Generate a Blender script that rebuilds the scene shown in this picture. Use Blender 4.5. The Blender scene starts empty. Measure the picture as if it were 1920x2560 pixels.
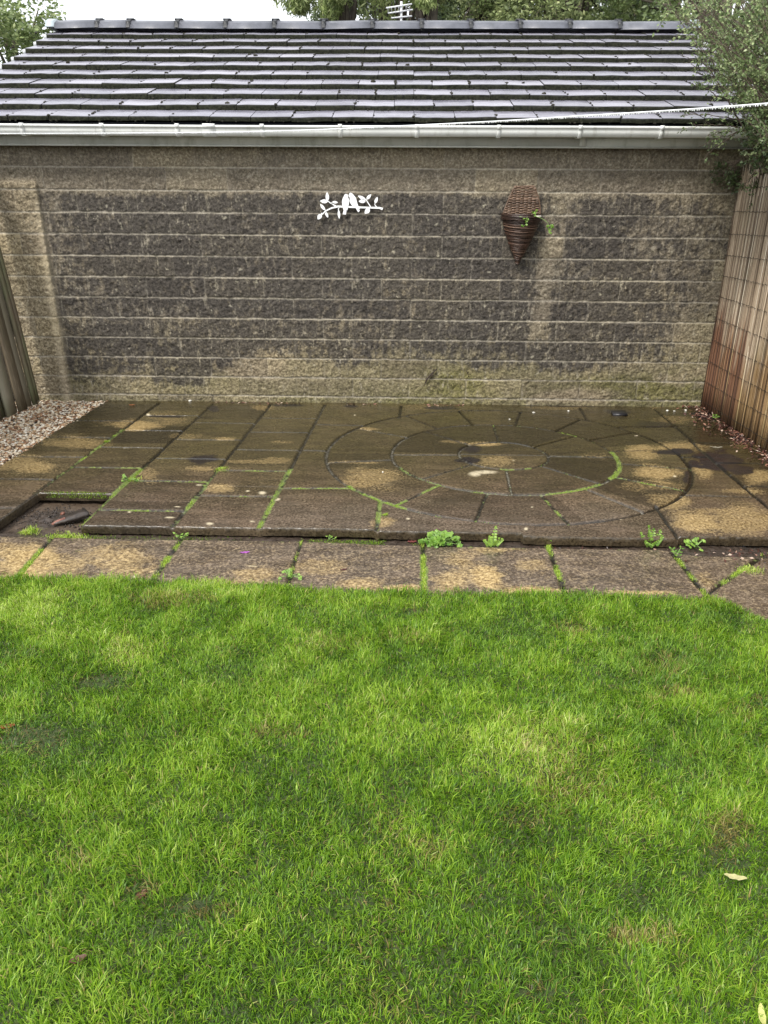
import bpy, math, random
import numpy as np
from math import sin, cos, radians, pi, sqrt

# ------------------------------------------------------------------ camera, sky, sun, exposure
S = bpy.context.scene
COL = S.collection
CAM_H = 1.5
F_PX, YAW, PITCH, ROLL = 1900.0, 0.02335, 0.38711, -0.00654   # solved from the block courses of the wall

def ray(px, py):
    """direction (world) of a pixel of the 1920x2560 photograph"""
    x = (px - 960) / F_PX; u = (1280 - py) / F_PX
    x, u = x * cos(ROLL) + u * sin(ROLL), -x * sin(ROLL) + u * cos(ROLL)
    y = cos(PITCH) + u * sin(PITCH); z = -sin(PITCH) + u * cos(PITCH)
    return np.array([x * cos(YAW) - y * sin(YAW), x * sin(YAW) + y * cos(YAW), z])

def G(px, py, z=0.0):
    r = ray(px, py); return r * ((z - CAM_H) / r[2]) + np.array([0, 0, CAM_H])

def WP(px, py, Y):
    r = ray(px, py); return r * (Y / r[1]) + np.array([0, 0, CAM_H])

from mathutils import Matrix, Vector
cd = bpy.data.cameras.new('camera'); cam = bpy.data.objects.new('camera', cd); COL.objects.link(cam)
fwd = Vector(ray(960, 1280)).normalized()
rgt = Vector(ray(1060, 1280) - ray(960, 1280)).normalized()
upv = rgt.cross(fwd)
cam.matrix_world = Matrix(((rgt.x, upv.x, -fwd.x, 0), (rgt.y, upv.y, -fwd.y, 0), (rgt.z, upv.z, -fwd.z, CAM_H), (0, 0, 0, 1)))
cd.sensor_fit = 'VERTICAL'; cd.sensor_height = 36.0; cd.lens = F_PX / 2560 * 36.0
cd.clip_start = 0.05; cd.clip_end = 500
S.camera = cam

SUN_EL, SUN_AZ = radians(52), radians(215)        # azimuth measured from +Y towards +X: behind-left of the camera
w = bpy.data.worlds.new("World"); S.world = w; w.use_nodes = True
nt = w.node_tree; nt.nodes.clear()
sky = nt.nodes.new('ShaderNodeTexSky'); sky.sky_type = 'NISHITA'; sky.sun_disc = False
sky.sun_elevation = SUN_EL; sky.sun_rotation = SUN_AZ; sky.air_density = 1.0; sky.dust_density = 3.0; sky.ozone_density = 1.0
hs = nt.nodes.new('ShaderNodeHueSaturation'); hs.inputs['Saturation'].default_value = 0.22
mixw = nt.nodes.new('ShaderNodeMixRGB'); mixw.inputs[0].default_value = 0.62
tc = nt.nodes.new('ShaderNodeTexCoord'); nz = nt.nodes.new('ShaderNodeTexNoise'); nz.inputs['Scale'].default_value = 1.7; nz.inputs['Detail'].default_value = 5
rp = nt.nodes.new('ShaderNodeValToRGB')
rp.color_ramp.elements[0].position = 0.3; rp.color_ramp.elements[0].color = (8.6, 9.0, 9.6, 1)
rp.color_ramp.elements[1].position = 0.7; rp.color_ramp.elements[1].color = (10.8, 11.0, 11.3, 1)
bg = nt.nodes.new('ShaderNodeBackground'); bg.inputs[1].default_value = 0.10
wo = nt.nodes.new('ShaderNodeOutputWorld')
nt.links.new(tc.outputs['Generated'], nz.inputs['Vector']); nt.links.new(nz.outputs['Fac'], rp.inputs[0])
nt.links.new(sky.outputs[0], hs.inputs['Color']); nt.links.new(hs.outputs[0], mixw.inputs[1]); nt.links.new(rp.outputs[0], mixw.inputs[2])
nt.links.new(mixw.outputs[0], bg.inputs[0]); nt.links.new(bg.outputs[0], wo.inputs[0])

sl = bpy.data.lights.new('sun', 'SUN'); sl.energy = 2.0; sl.angle = radians(12); sl.color = (1.0, 0.94, 0.85)
so = bpy.data.objects.new('sun', sl); COL.objects.link(so)
sd = Vector((sin(SUN_AZ) * cos(SUN_EL), cos(SUN_AZ) * cos(SUN_EL), sin(SUN_EL)))
so.rotation_euler = sd.to_track_quat('Z', 'Y').to_euler(); so.location = (-3, -4, 8)
S.view_settings.view_transform = 'Standard'; S.view_settings.look = 'None'
S.view_settings.gamma = 1.0; S.view_settings.use_curve_mapping = False
S.view_settings.exposure = 1.05
S.render.resolution_x = 768; S.render.resolution_y = 1024

rng = np.random.default_rng(11); random.seed(5)

# ------------------------------------------------------------------ helpers
def _h(ix, iy, iz, seed):
    n = (ix.astype(np.int64) * 374761393 + iy.astype(np.int64) * 668265263 + iz.astype(np.int64) * 2147483647 + seed * 144269) & 0xffffffff
    n = ((n ^ (n >> 13)) * 1274126177) & 0xffffffff
    n = (n ^ (n >> 16)) & 0xffffff
    return n / float(0xffffff)

def vnoise(x, y, z=None, seed=0):
    x = np.asarray(x, float); y = np.asarray(y, float)
    z = np.zeros_like(x) if z is None else np.asarray(z, float)
    fx, fy, fz = np.floor(x), np.floor(y), np.floor(z)
    tx, ty, tz = x - fx, y - fy, z - fz
    tx = tx * tx * (3 - 2 * tx); ty = ty * ty * (3 - 2 * ty); tz = tz * tz * (3 - 2 * tz)
    r = 0
    for dz in (0, 1):
        if dz == 1 and not np.any(tz): break
        wz = tz if dz else 1 - tz
        a = _h(fx, fy, fz + dz, seed); b = _h(fx + 1, fy, fz + dz, seed)
        c = _h(fx, fy + 1, fz + dz, seed); d = _h(fx + 1, fy + 1, fz + dz, seed)
        r = r + wz * ((a * (1 - tx) + b * tx) * (1 - ty) + (c * (1 - tx) + d * tx) * ty)
    return r

def fbm(x, y, z=None, seed=0, oct=4, gain=0.5):
    s = 0; a = 1; t = 0
    for o in range(oct):
        f = 2.03 ** o
        s = s + a * vnoise(np.asarray(x) * f + o * 7.3, np.asarray(y) * f - o * 3.1, None if z is None else np.asarray(z) * f, seed + o)
        t += a; a *= gain
    return s / t

def sst(a, b, x):
    t = np.clip((x - a) / (b - a), 0, 1); return t * t * (3 - 2 * t)

def mk(name, V, F, mat, parent=None, attrs=None, smooth=False):
    """one mesh object from numpy vertices and a list of face arrays (tris and/or quads)"""
    me = bpy.data.meshes.new(name)
    V = np.asarray(V, np.float32)
    Fs = [np.asarray(f, np.int32) for f in (F if isinstance(F, list) else [F]) if len(f)]
    me.vertices.add(len(V)); me.vertices.foreach_set('co', V.ravel())
    loops = np.concatenate([f.ravel() for f in Fs]); tot = np.concatenate([np.full(len(f), f.shape[1], np.int32) for f in Fs])
    start = np.concatenate([[0], np.cumsum(tot)[:-1]]).astype(np.int32)
    me.loops.add(len(loops)); me.loops.foreach_set('vertex_index', loops)
    me.polygons.add(len(tot)); me.polygons.foreach_set('loop_start', start); me.polygons.foreach_set('loop_total', tot)
    if smooth: me.polygons.foreach_set('use_smooth', np.ones(len(tot), bool))
    me.update(calc_edges=True)
    if attrs:
        for k, v in attrs.items():
            v = np.asarray(v, np.float32)
            a = me.attributes.new(k, 'FLOAT', 'POINT'); a.data.foreach_set('value', v.ravel())
    me.validate()
    if mat: me.materials.append(mat)
    o = bpy.data.objects.new(name, me); COL.objects.link(o)
    if parent: o.parent = parent
    return o

class MB:
    """collects pieces and links them as ONE mesh object"""
    def __init__(s): s.V = []; s.T = []; s.Q = []; s.A = {}; s.n = 0
    def add(s, V, T=None, Q=None, **at):
        V = np.asarray(V, float).reshape(-1, 3)
        if T is not None and len(T): s.T.append(np.asarray(T) + s.n)
        if Q is not None and len(Q): s.Q.append(np.asarray(Q) + s.n)
        s.V.append(V); s.n += len(V)
        for k, v in at.items(): s.A.setdefault(k, []).append(np.broadcast_to(np.asarray(v, float), (len(V),)))
        return s
    def box(s, lo, hi, jit=0, **at):
        x0, y0, z0 = lo; x1, y1, z1 = hi
        V = np.array([(x0, y0, z0), (x1, y0, z0), (x1, y1, z0), (x0, y1, z0), (x0, y0, z1), (x1, y0, z1), (x1, y1, z1), (x0, y1, z1)], float)
        if jit: V += rng.normal(0, jit, V.shape)
        return s.add(V, None, BOXQ, **at)
    def tube(s, pts, r, n=6, cap=True, **at):
        P = np.asarray(pts, float); m = len(P); r = np.broadcast_to(np.asarray(r, float), (m,))
        T = np.gradient(P, axis=0); T /= np.linalg.norm(T, axis=1)[:, None] + 1e-12
        ref = np.array([0, 0, 1.]) if abs(T[0][2]) < 0.8 else np.array([1., 0, 0])
        A = np.cross(T, ref); A /= np.linalg.norm(A, axis=1)[:, None] + 1e-12
        B = np.cross(T, A)
        th = np.arange(n) * 2 * pi / n
        V = P[:, None, :] + r[:, None, None] * (cos_(th)[None, :, None] * A[:, None, :] + sin_(th)[None, :, None] * B[:, None, :])
        V = V.reshape(-1, 3)
        i = np.arange(m - 1)[:, None] * n; j = np.arange(n)[None, :]; jn = (j + 1) % n
        Q = np.stack([i + j, i + jn, i + n + jn, i + n + j], -1).reshape(-1, 4)
        Tt = []
        if cap and n > 2:
            for k in range(1, n - 1):
                Tt.append((0, k + 1, k)); b = (m - 1) * n; Tt.append((b, b + k, b + k + 1))
        return s.add(V, np.array(Tt) if Tt else None, Q, **at)
    def build(s, name, mat, parent=None, smooth=False):
        F = []
        if s.T: F.append(np.concatenate(s.T))
        if s.Q: F.append(np.concatenate(s.Q))
        return mk(name, np.concatenate(s.V), F, mat, parent, {k: np.concatenate(v) for k, v in s.A.items()}, smooth)
BOXQ = np.array([(0, 3, 2, 1), (4, 5, 6, 7), (0, 1, 5, 4), (1, 2, 6, 5), (2, 3, 7, 6), (3, 0, 4, 7)])
cos_, sin_ = np.cos, np.sin

def grid_faces(nx, ny):
    i = np.arange(nx - 1)[None, :]; j = np.arange(ny - 1)[:, None]
    a = j * nx + i
    return np.stack([a, a + 1, a + nx + 1, a + nx], -1).reshape(-1, 4)

def tag(o, label=None, cat=None, group=None, kind=None):
    if label: o['label'] = label
    if cat: o['category'] = cat
    if group: o['group'] = group
    if kind: o['kind'] = kind
    return o

def empty(name, loc=(0, 0, 0)):
    o = bpy.data.objects.new(name, None); o.location = loc; COL.objects.link(o); o.empty_display_size = .1
    return o

def reparent_keep(children, root):
    """children were built in world space: move their mesh to the root's frame"""
    d = Vector(root.location)
    for c in children:
        c.data.transform(Matrix.Translation(-d)); c.parent = root

# ------------------------------------------------------------------ material helper
class NM:
    def __init__(s, name, rough=0.6, spec=0.5):
        s.m = bpy.data.materials.new(name); s.m.use_nodes = True; s.t = s.m.node_tree; s.t.nodes.clear()
        s.o = s.n('OutputMaterial'); s.b = s.n('BsdfPrincipled'); s.l(s.b.outputs[0], s.o.inputs[0])
        s.b.inputs['Roughness'].default_value = rough; s.b.inputs['Specular IOR Level'].default_value = spec
    def n(s, k, **kw):
        x = s.t.nodes.new('ShaderNode' + k)
        for a, v in kw.items(): setattr(x, a, v)
        return x
    def l(s, a, b): s.t.links.new(a, b)
    def val(s, sock, v):
        if hasattr(v, 'is_output') or hasattr(v, 'links'): s.l(v, sock)
        elif isinstance(v, tuple) and len(v) == 3: sock.default_value = (*v, 1)
        else: sock.default_value = v
    def attr(s, name): x = s.n('Attribute'); x.attribute_name = name; return x.outputs['Fac']
    def pos(s): return s.n('NewGeometry').outputs['Position']
    def scale(s, v, sc):
        x = s.n('VectorMath', operation='MULTIPLY'); s.l(v, x.inputs[0]); x.inputs[1].default_value = sc; return x.outputs[0]
    def noise(s, sc, det=3, rough=.55, vec=None, dist=0):
        x = s.n('TexNoise'); x.inputs['Scale'].default_value = sc; x.inputs['Detail'].default_value = det
        x.inputs['Roughness'].default_value = rough; x.inputs['Distortion'].default_value = dist
        s.l(vec if vec is not None else s.pos(), x.inputs['Vector']); return x.outputs['Fac']
    def ramp(s, f, *st):
        x = s.n('ValToRGB'); e = x.color_ramp.elements
        while len(e) < len(st): e.new(0.5)
        for i, (p, c) in enumerate(st):
            e[i].position = p; e[i].color = (*c, 1) if isinstance(c, tuple) else (c, c, c, 1)
        s.val(x.inputs[0], f); return x.outputs[0]
    def mix(s, f, a, b, mode='MIX'):
        x = s.n('MixRGB', blend_type=mode); s.val(x.inputs[0], f); s.val(x.inputs[1], a); s.val(x.inputs[2], b); return x.outputs[0]
    def math(s, op, a, b=0.0, clamp=False):
        x = s.n('Math', operation=op); x.use_clamp = clamp; s.val(x.inputs[0], a); s.val(x.inputs[1], b); return x.outputs[0]
    def maprange(s, v, a, b, c=0., d=1.):
        x = s.n('MapRange'); s.val(x.inputs[0], v)
        for i, q in enumerate((a, b, c, d)): x.inputs[i + 1].default_value = q
        return x.outputs[0]
    def bump(s, h, dist=.003, st=1.0):
        x = s.n('Bump'); x.inputs['Distance'].default_value = dist; x.inputs['Strength'].default_value = st
        s.val(x.inputs['Height'], h); s.l(x.outputs[0], s.b.inputs['Normal']); return s
    def col(s, c): s.val(s.b.inputs['Base Color'], c); return s
    def rough(s, c): s.val(s.b.inputs['Roughness'], c); return s
    def translucent(s, c, f):
        tr = s.n('BsdfTranslucent'); s.val(tr.inputs[0], c); mx = s.n('MixShader'); mx.inputs[0].default_value = f
        s.l(s.b.outputs[0], mx.inputs[1]); s.l(tr.outputs[0], mx.inputs[2]); s.l(mx.outputs[0], s.o.inputs[0]); return s

def simple(name, c, rough=.6, var=.15, sc=30, bump=0.0, spec=.5):
    m = NM(name, rough, spec)
    n = m.noise(sc, 4)
    d = tuple(x * (1 - var) for x in c); u = tuple(min(1, x * (1 + var)) for x in c)
    m.col(m.ramp(n, (.3, d), (.7, u)))
    if bump: m.bump(n, bump)
    return m.m

# ------------------------------------------------------------------ key measures (metres)
WALL_Y = 5.995
RH = 0.15226                       # course height
Z0 = 1.7241                        # bed joint L0
X0 = -1.2965                       # a perpend of the even courses
SHEAR = 0.034
U0, U1, U2, U3, U4 = -2.470, -2.030, -1.597, -1.133, -0.700
CX, CY = 0.655, 4.675              # circle centre
R1, R2, R3 = 0.285, 0.717, 1.135

# ================================================================== LARGE STRUCTURE
# ---------- ground sheet
gm = simple('soil_material', (.055, .042, .028), .9, .35, 6, .01)
n = 60
gx = np.linspace(-60, 60, n); gy = np.linspace(-40, 80, n)
XX, YY = np.meshgrid(gx, gy)
ground = mk('ground', np.stack([XX, YY, np.full_like(XX, -.13)], -1).reshape(-1, 3), grid_faces(n, n), gm); tag(ground, kind='structure')

# ---------- garage
garage = empty('garage', (0, WALL_Y, 0))
tag(garage, 'low garage of stained concrete blocks with grey tiled roof behind the patio', 'garage')
GP = []   # world-space children of the garage

def wall_height(X, Z):
    k = np.floor((Z0 - Z) / RH)
    wob = .0035 * (fbm(X * 3, k * 9.1, seed=41, oct=2) - .5)
    fz = (Z0 - Z) / RH - k                                  # 0 at top of the course
    off = np.where(np.mod(k, 2) == 0, 0, .225)
    jx = (X - X0 - off) / .45; ix = np.floor(jx); fx = jx - ix
    dz = np.minimum(fz, 1 - fz) * RH + wob + .004 * (vnoise(X * 14, k * 5.3, seed=3) - .5)
    dx = np.minimum(fx, 1 - fx) * .45 + .006 * (vnoise(Z * 40, ix * 3.3 + k, seed=4) - .5)
    bed = 1 - sst(.0030, .0078, dz); perp = (1 - sst(.003, .0075, dx)) * (.45 + .55 * sst(.3, .7, _h(ix, k, ix * 0, 9)))
    joint = np.maximum(bed, perp)
    rn = _h(ix, k, ix * 0, 77)
    return k, ix, joint, bed, perp, rn, fz

XL, XR = -3.05, 2.75
nx, nz_ = 1060, 340
zb, zt = -.10, 1.905
gx = np.linspace(XL, XR, nx); gz = np.linspace(zb, zt, nz_)
X, Z = np.meshgrid(gx, gz)
k, ix, joint, bed, perp, rn, fz = wall_height(X, Z)
rough1 = fbm(X * 26, Z * 30, seed=21, oct=4, gain=.62) - .5
rough2 = fbm(X * 75, Z * 75, seed=25, oct=2) - .5
pil = sst(.012, 0, X - (-2.690 + .004 * (vnoise(Z * 20, Z * 0, seed=8) - .5) - .012 * (Z - .8))) * sst(1.66, 1.60, Z)   # pilaster at the left end
out = (1 - joint) * (.005 + rough1 * .017 + rough2 * .006 + (rn - .5) * .004) - joint * (.001 + .003 * (rough1)) + pil * (.028 + rough1 * .006)
Y = WALL_Y - out
# stains (things the wall itself has)
blotch = fbm(X * 2.2, Z * 3.2, seed=51, oct=4)
up = sst(1.59, 1.50, Z + .05 * (fbm(X * 5, Z * 2, seed=52, oct=3) - .5))
low = sst(.24, .46, Z + .30 * (blotch - .5) + .08 * (rn - .5) + .16 * sst(-.9, -1.9, X))
rightclean = 1 - sst(1.5, 2.6, X + 1.6 * (blotch - .5)) * .95
mould = up * low * rightclean
mould *= 1 - .85 * np.exp(-((X - (1.075 - .03 * (1.3 - Z))) / .085) ** 2) * sst(1.36, 1.22, Z) * sst(.4, .6, Z)   # clean streak under the planter
mould *= 1 - .6 * np.exp(-((X - 1.12) / .12) ** 2) * sst(1.6, 1.5, Z) * sst(.9, 1.1, Z)
mould *= .86 + .24 * rn + 1.0 * (blotch - .5)
mould *= 1 - .35 * sst(-2.3, -2.6, X)
mould = np.clip(mould * (1 - pil), 0, 1)
lowz = sst(.62, .20, Z + .3 * (blotch - .5))
g2 = fbm(X * 1.6 + 9, Z * 2.5, seed=61, oct=3)
green = np.clip(lowz * sst(.36, .52, g2 + .12 * rn + .06 * sst(.3, .1, Z)) + .3 * sst(1.9, 2.4, X) * (1 - up * .3), 0, 1) * (1 - pil * .8)
green = np.clip(green * (.35 + .9 * vnoise(X * 2.3, Z * 6, seed=66)) * (.55 + .45 * sst(-1.5, .5, X)), 0, 1); green = np.maximum(green, .5 * sst(.06, .0, Z))
warm = np.clip(sst(.60, .36, Z + .2 * (g2 - .5)) * (1 - green) * .95 + pil * .85, 0, 1)
warm = np.maximum(warm, sst(.30, .1, np.abs(X - .62)) * sst(.36, .30, Z))
warm = np.maximum(warm, sst(.16, .08, np.abs(X - 1.53)) * sst(.40, .34, Z))
edge = np.exp(-((X + 2.708) / .03) ** 2) * sst(1.66, 1.2, Z)                  # paler arris of the pilaster, fading out towards its top
wm = NM('concrete_block', .85)
P = wm.pos()
nf = wm.noise(62, 4, .75, P); nm_ = wm.noise(17, 5, .7, P); nl = wm.noise(5, 3, .5, P); dr = wm.noise(30, 3, .6, wm.scale(P, (1, 1, .22)))
base = wm.ramp(nf, (.36, (.080, .066, .045)), (.5, (.175, .147, .102)), (.64, (.34, .30, .225)))
base = wm.mix(wm.maprange(nl, .35, .65, 0, .35), base, (.17, .14, .105))
base = wm.mix(wm.maprange(wm.noise(11, 4, .7, P), .45, .7, 0, .45), base, (.085, .072, .058))
warmc = wm.ramp(nf, (.36, (.10, .075, .042)), (.64, (.42, .35, .225)))
base = wm.mix(wm.math('MULTIPLY', wm.attr('warm'), .8), base, warmc)
greenc = wm.ramp(nf, (.36, (.040, .038, .008)), (.64, (.20, .185, .06)))
base = wm.mix(wm.math('MULTIPLY', wm.attr('green'), wm.maprange(nm_, .3, .6, .45, .95)), base, greenc)
mt = wm.math('ADD', wm.math('MULTIPLY', wm.attr('mould'), 1.15), wm.math('ADD', wm.math('MULTIPLY', wm.math('SUBTRACT', nm_, .5), 3.0), wm.math('MULTIPLY', wm.math('SUBTRACT', dr, .5), 1.6)))
mt = wm.maprange(mt, .25, .95, 0, .93)
dark = wm.ramp(nf, (.36, (.012, .010, .0085)), (.64, (.078, .068, .058)))
base = wm.mix(wm.math('MULTIPLY', mt, wm.maprange(wm.attr('mould'), .02, .25)), base, dark)
lich = wm.maprange(wm.noise(22, 3, .5, P), .66, .75)
fk = wm.maprange(wm.noise(34, 4, .65, wm.scale(P, (1, 1, .35))), .56, .68)
fk = wm.math('MULTIPLY', fk, wm.maprange(wm.noise(3.5, 3, .6, P), .42, .6, .1, .75))
base = wm.mix(fk, base, wm.ramp(nf, (.36, (.17, .15, .11)), (.64, (.40, .36, .28))))
base = wm.mix(wm.math('MULTIPLY', lich, .6), base, (.42, .39, .30))
mort = wm.ramp(nf, (.3, (.27, .245, .195)), (.7, (.46, .42, .345)))
base = wm.mix(wm.math('MULTIPLY', wm.attr('bed'), wm.maprange(nm_, .25, .65, 1., .62)), base, mort)
base = wm.mix(wm.math('MULTIPLY', wm.attr('perp'), wm.maprange(nm_, .4, .65, .45, .0)), base, mort)
base = wm.mix(wm.attr('edge'), base, (.56, .48, .34))
base = wm.mix(1.0, base, wm.ramp(wm.attr('blk'), (0, (.80, .79, .80)), (.5, (1, 1, 1)), (1, (1.22, 1.20, 1.12))), 'MULTIPLY')
wm.col(base); wm.bump(wm.math('ADD', nf, wm.noise(30, 3, .6, P)), .009, 1.0)
V = np.stack([X, Y, Z], -1).reshape(-1, 3)
mw = MB(); mw.add(V, None, grid_faces(nx, nz_), mould=mould.ravel(), green=green.ravel(), warm=warm.ravel(), bed=bed.ravel(), perp=perp.ravel(), edge=(edge * .5).ravel(), blk=rn.ravel())
zz = dict(blk=.5, mould=.5, green=0, warm=0, bed=0, perp=0, edge=0)
mw.box((-3.30, WALL_Y + .04, -.1), (2.80, WALL_Y + .20, 1.905), **zz)
mw.box((-3.30, WALL_Y + .20, -.1), (-3.10, 10.6, 1.905), **zz); mw.box((2.6, WALL_Y + .20, -.1), (2.80, 10.6, 1.905), **zz)
mw.box((-3.30, 10.6, -.1), (2.80, 10.8, 1.905), **zz)
for sx in (-3.30, 2.60):   # gables
    mw.add([(sx, 5.9, 1.905), (sx, 10.8, 1.905), (sx, 8.35, 2.90), (sx + .2, 5.9, 1.905), (sx + .2, 10.8, 1.905), (sx + .2, 8.35, 2.90)],
           [(0, 1, 2), (3, 5, 4)], [(0, 2, 5, 3), (1, 4, 5, 2)], **zz)
mw.box((-3.10, WALL_Y + .04, -.1), (XL, WALL_Y + .2, 1.905), **zz)
GP.append(mw.build('wall', wm.m))

# roof: ten courses of flat concrete tiles
RXL, RXR = -3.33, 2.62
EY, EZ, EXP_, RISE, TH = 5.85, 2.042, .2455, .0972, .037
rm = NM('roof_tile', .25, .9)
P = rm.pos()
c = rm.ramp(rm.noise(9, 4, .6, P), (.3, (.115, .112, .14)), (.7, (.20, .195, .24)))
c = rm.mix(rm.attr('tint'), c, (.33, .32, .37))
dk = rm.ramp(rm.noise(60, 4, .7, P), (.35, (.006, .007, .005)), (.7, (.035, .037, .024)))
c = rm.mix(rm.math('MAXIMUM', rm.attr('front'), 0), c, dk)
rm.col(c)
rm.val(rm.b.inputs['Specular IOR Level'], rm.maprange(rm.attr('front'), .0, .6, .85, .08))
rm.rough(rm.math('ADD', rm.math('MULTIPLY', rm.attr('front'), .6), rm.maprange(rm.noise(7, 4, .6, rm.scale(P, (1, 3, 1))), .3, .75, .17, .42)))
rm.bump(rm.noise(45, 4, .6, P), .002, .6)
mr = MB()
TW = .282
for kk in range(10):
    y0 = EY + EXP_ * kk; z1 = EZ + RISE * kk
    off = .0 if kk % 2 == 0 else TW / 2
    xs = np.arange(RXL - off, RXR + .01, TW)
    for i, x in enumerate(xs):
        a = max(x, RXL); b = min(x + TW - .004, RXR)
        if b - a < .03: continue
        dz0, dz1 = rng.normal(0, .0018, 2); dy = rng.normal(0, .003); ti = float(np.clip(rng.normal(.15, .18), 0, .8))
        if rng.random() < .03: ti = .6
        yb = y0 + EXP_ + .05
        nseg = 5
        tx = np.linspace(a, b, nseg)
        zf = z1 + dz0 + (dz1 - dz0) * np.linspace(0, 1, nseg) + rng.normal(0, .0008, nseg)
        slope = (RISE - TH) / EXP_
        rows = []
        rows.append(np.stack([tx, np.full(nseg, y0 + dy + .003), zf - (TH + .012 if kk else .030) + rng.normal(0, .002, nseg)], -1))
        rows.append(np.stack([tx, np.full(nseg, y0 + dy) + rng.normal(0, .0015, nseg), zf - .012 + rng.normal(0, .0025, nseg)], -1))
        rows.append(np.stack([tx, np.full(nseg, y0 + dy + .002), zf - .003], -1))
        rows.append(np.stack([tx, np.full(nseg, y0 + dy + .007), zf], -1))
        rows.append(np.stack([tx, np.full(nseg, yb), zf + slope * (yb - y0)], -1))
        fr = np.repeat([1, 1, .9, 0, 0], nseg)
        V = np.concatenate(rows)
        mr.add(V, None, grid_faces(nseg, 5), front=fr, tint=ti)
        # side cheeks
        for sgn, idx in ((0, 0), (1, nseg - 1)):
            q = [rows[0][idx], rows[3][idx], rows[4][idx], rows[4][idx] - np.array([0, 0, .035])]
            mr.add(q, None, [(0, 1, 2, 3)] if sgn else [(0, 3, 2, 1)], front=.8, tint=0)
# underlay and the rear slope
zr = EZ + RISE * 10 - .02
mr.add([(RXL, EY + .03, EZ - .06), (RXR, EY + .03, EZ - .06), (RXR, 8.31, zr - .06), (RXL, 8.31, zr - .06)], None, [(0, 1, 2, 3)], front=1, tint=0)
mr.add([(RXL, 8.31, zr), (RXR, 8.31, zr), (RXR, 10.9, EZ), (RXL, 10.9, EZ)], None, [(0, 1, 2, 3)], front=0, tint=0)
GP.append(mr.build('roof', rm.m))
# dark eaves strip behind the gutter
em = simple('bitumen_felt', (.012, .014, .02), .5)
GP.append(MB().box((RXL, 5.885, 1.93), (RXR, 5.92, 2.006)).build('eaves_felt', em))
# verges with stepped pale undersides
vm = simple('verge_fibre_board', (.42, .44, .45), .5, .15, 20)
for vx in (RXL, RXR):
    mv = MB()
    for kk in range(10):
        y0 = EY + EXP_ * kk; z1 = EZ + RISE * kk
        sx = -1 if vx < 0 else 1
        a, b = sorted((vx + sx * .002, vx + sx * .035))
        sl_ = (RISE - TH) / EXP_
        V = [(a, y0 + .02, z1 - .05), (b, y0 + .02, z1 - .05), (b, y0 + EXP_ + .02, z1 - .05 + sl_ * EXP_), (a, y0 + EXP_ + .02, z1 - .05 + sl_ * EXP_),
             (a, y0 + .02, z1 - .006), (b, y0 + .02, z1 - .006), (b, y0 + EXP_ + .02, z1 - .006 + sl_ * EXP_), (a, y0 + EXP_ + .02, z1 - .006 + sl_ * EXP_)]
        mv.add(V, None, BOXQ)
    GP.append(mv.build('verge', vm))
# ridge tiles
rgm = NM('ridge_tile', .35, .5); P = rgm.pos()
rgm.col(rgm.ramp(rgm.noise(8, 5, .6, P), (.3, (.075, .08, .095)), (.7, (.135, .14, .165)))); rgm.bump(rgm.noise(60, 3), .0015)
clipm = simple('ridge_union_plastic', (.02, .022, .025), .5)
capm = simple('ridge_end_cap_plastic', (.36, .42, .45), .4)
ZR = EZ + RISE * 10
prof = [(-.135, -.030), (-.105, .022), (-.045, .050), (.045, .050), (.105, .022), (.135, -.030)]
xs = [-3.30]
xs += [-3.30 + .45 * .9, -3.30 + .45 * 1.55]
while xs[-1] < 2.1: xs.append(xs[-1] + .455)
xs = [x for x in xs if x < 2.35] + [2.60]
for a, b in zip(xs[:-1], xs[1:]):
    m_ = MB(); dz = rng.normal(0, .003); dz2 = rng.normal(0, .003)
    V = [(a + .004, 8.31 + p, ZR + q + dz) for p, q in prof] + [(b - .004, 8.31 + p, ZR + q + dz2) for p, q in prof]
    Q = [(i, i + 1, i + 7, i + 6) for i in range(5)]
    m_.add(V, [(0, 2, 1), (0, 3, 2), (0, 4, 3), (0, 5, 4), (6, 7, 8), (6, 8, 9), (6, 9, 10), (6, 10, 11)], Q)
    GP.append(m_.build('ridge_tile', rgm.m))
for x in xs[1:-1]:
    m_ = MB()
    pr = [(p * 1.04, q + .006) for p, q in prof[:3]]
    V = [(x - .016, 8.31 + p, ZR + q) for p, q in pr] + [(x + .016, 8.31 + p, ZR + q) for p, q in pr]
    m_.add(V, None, [(0, 3, 4, 1), (1, 4, 5, 2)])
    m_.box((x - .035, 8.27, ZR + .053), (x + .035, 8.34, ZR + .067)); m_.box((x - .02, 8.19, ZR - .03), (x + .02, 8.205, ZR + .03))
    GP.append(m_.build('ridge_clip', clipm))
for x, sx in ((-3.30, -1), (2.60, 1)):
    m_ = MB(); a, b = sorted((x, x + sx * .075))
    pr = [(p * 1.06, q + .010) for p, q in prof]
    V = [(a, 8.31 + p, ZR + q) for p, q in pr] + [(b, 8.31 + p, ZR + q) for p, q in pr]
    m_.add(V, [(0, 2, 1), (0, 3, 2), (0, 4, 3), (0, 5, 4), (6, 7, 8), (6, 8, 9), (6, 9, 10), (6, 10, 11)], [(i, i + 1, i + 7, i + 6) for i in range(5)])
    GP.append(m_.build('ridge_end_cap', capm))

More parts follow.
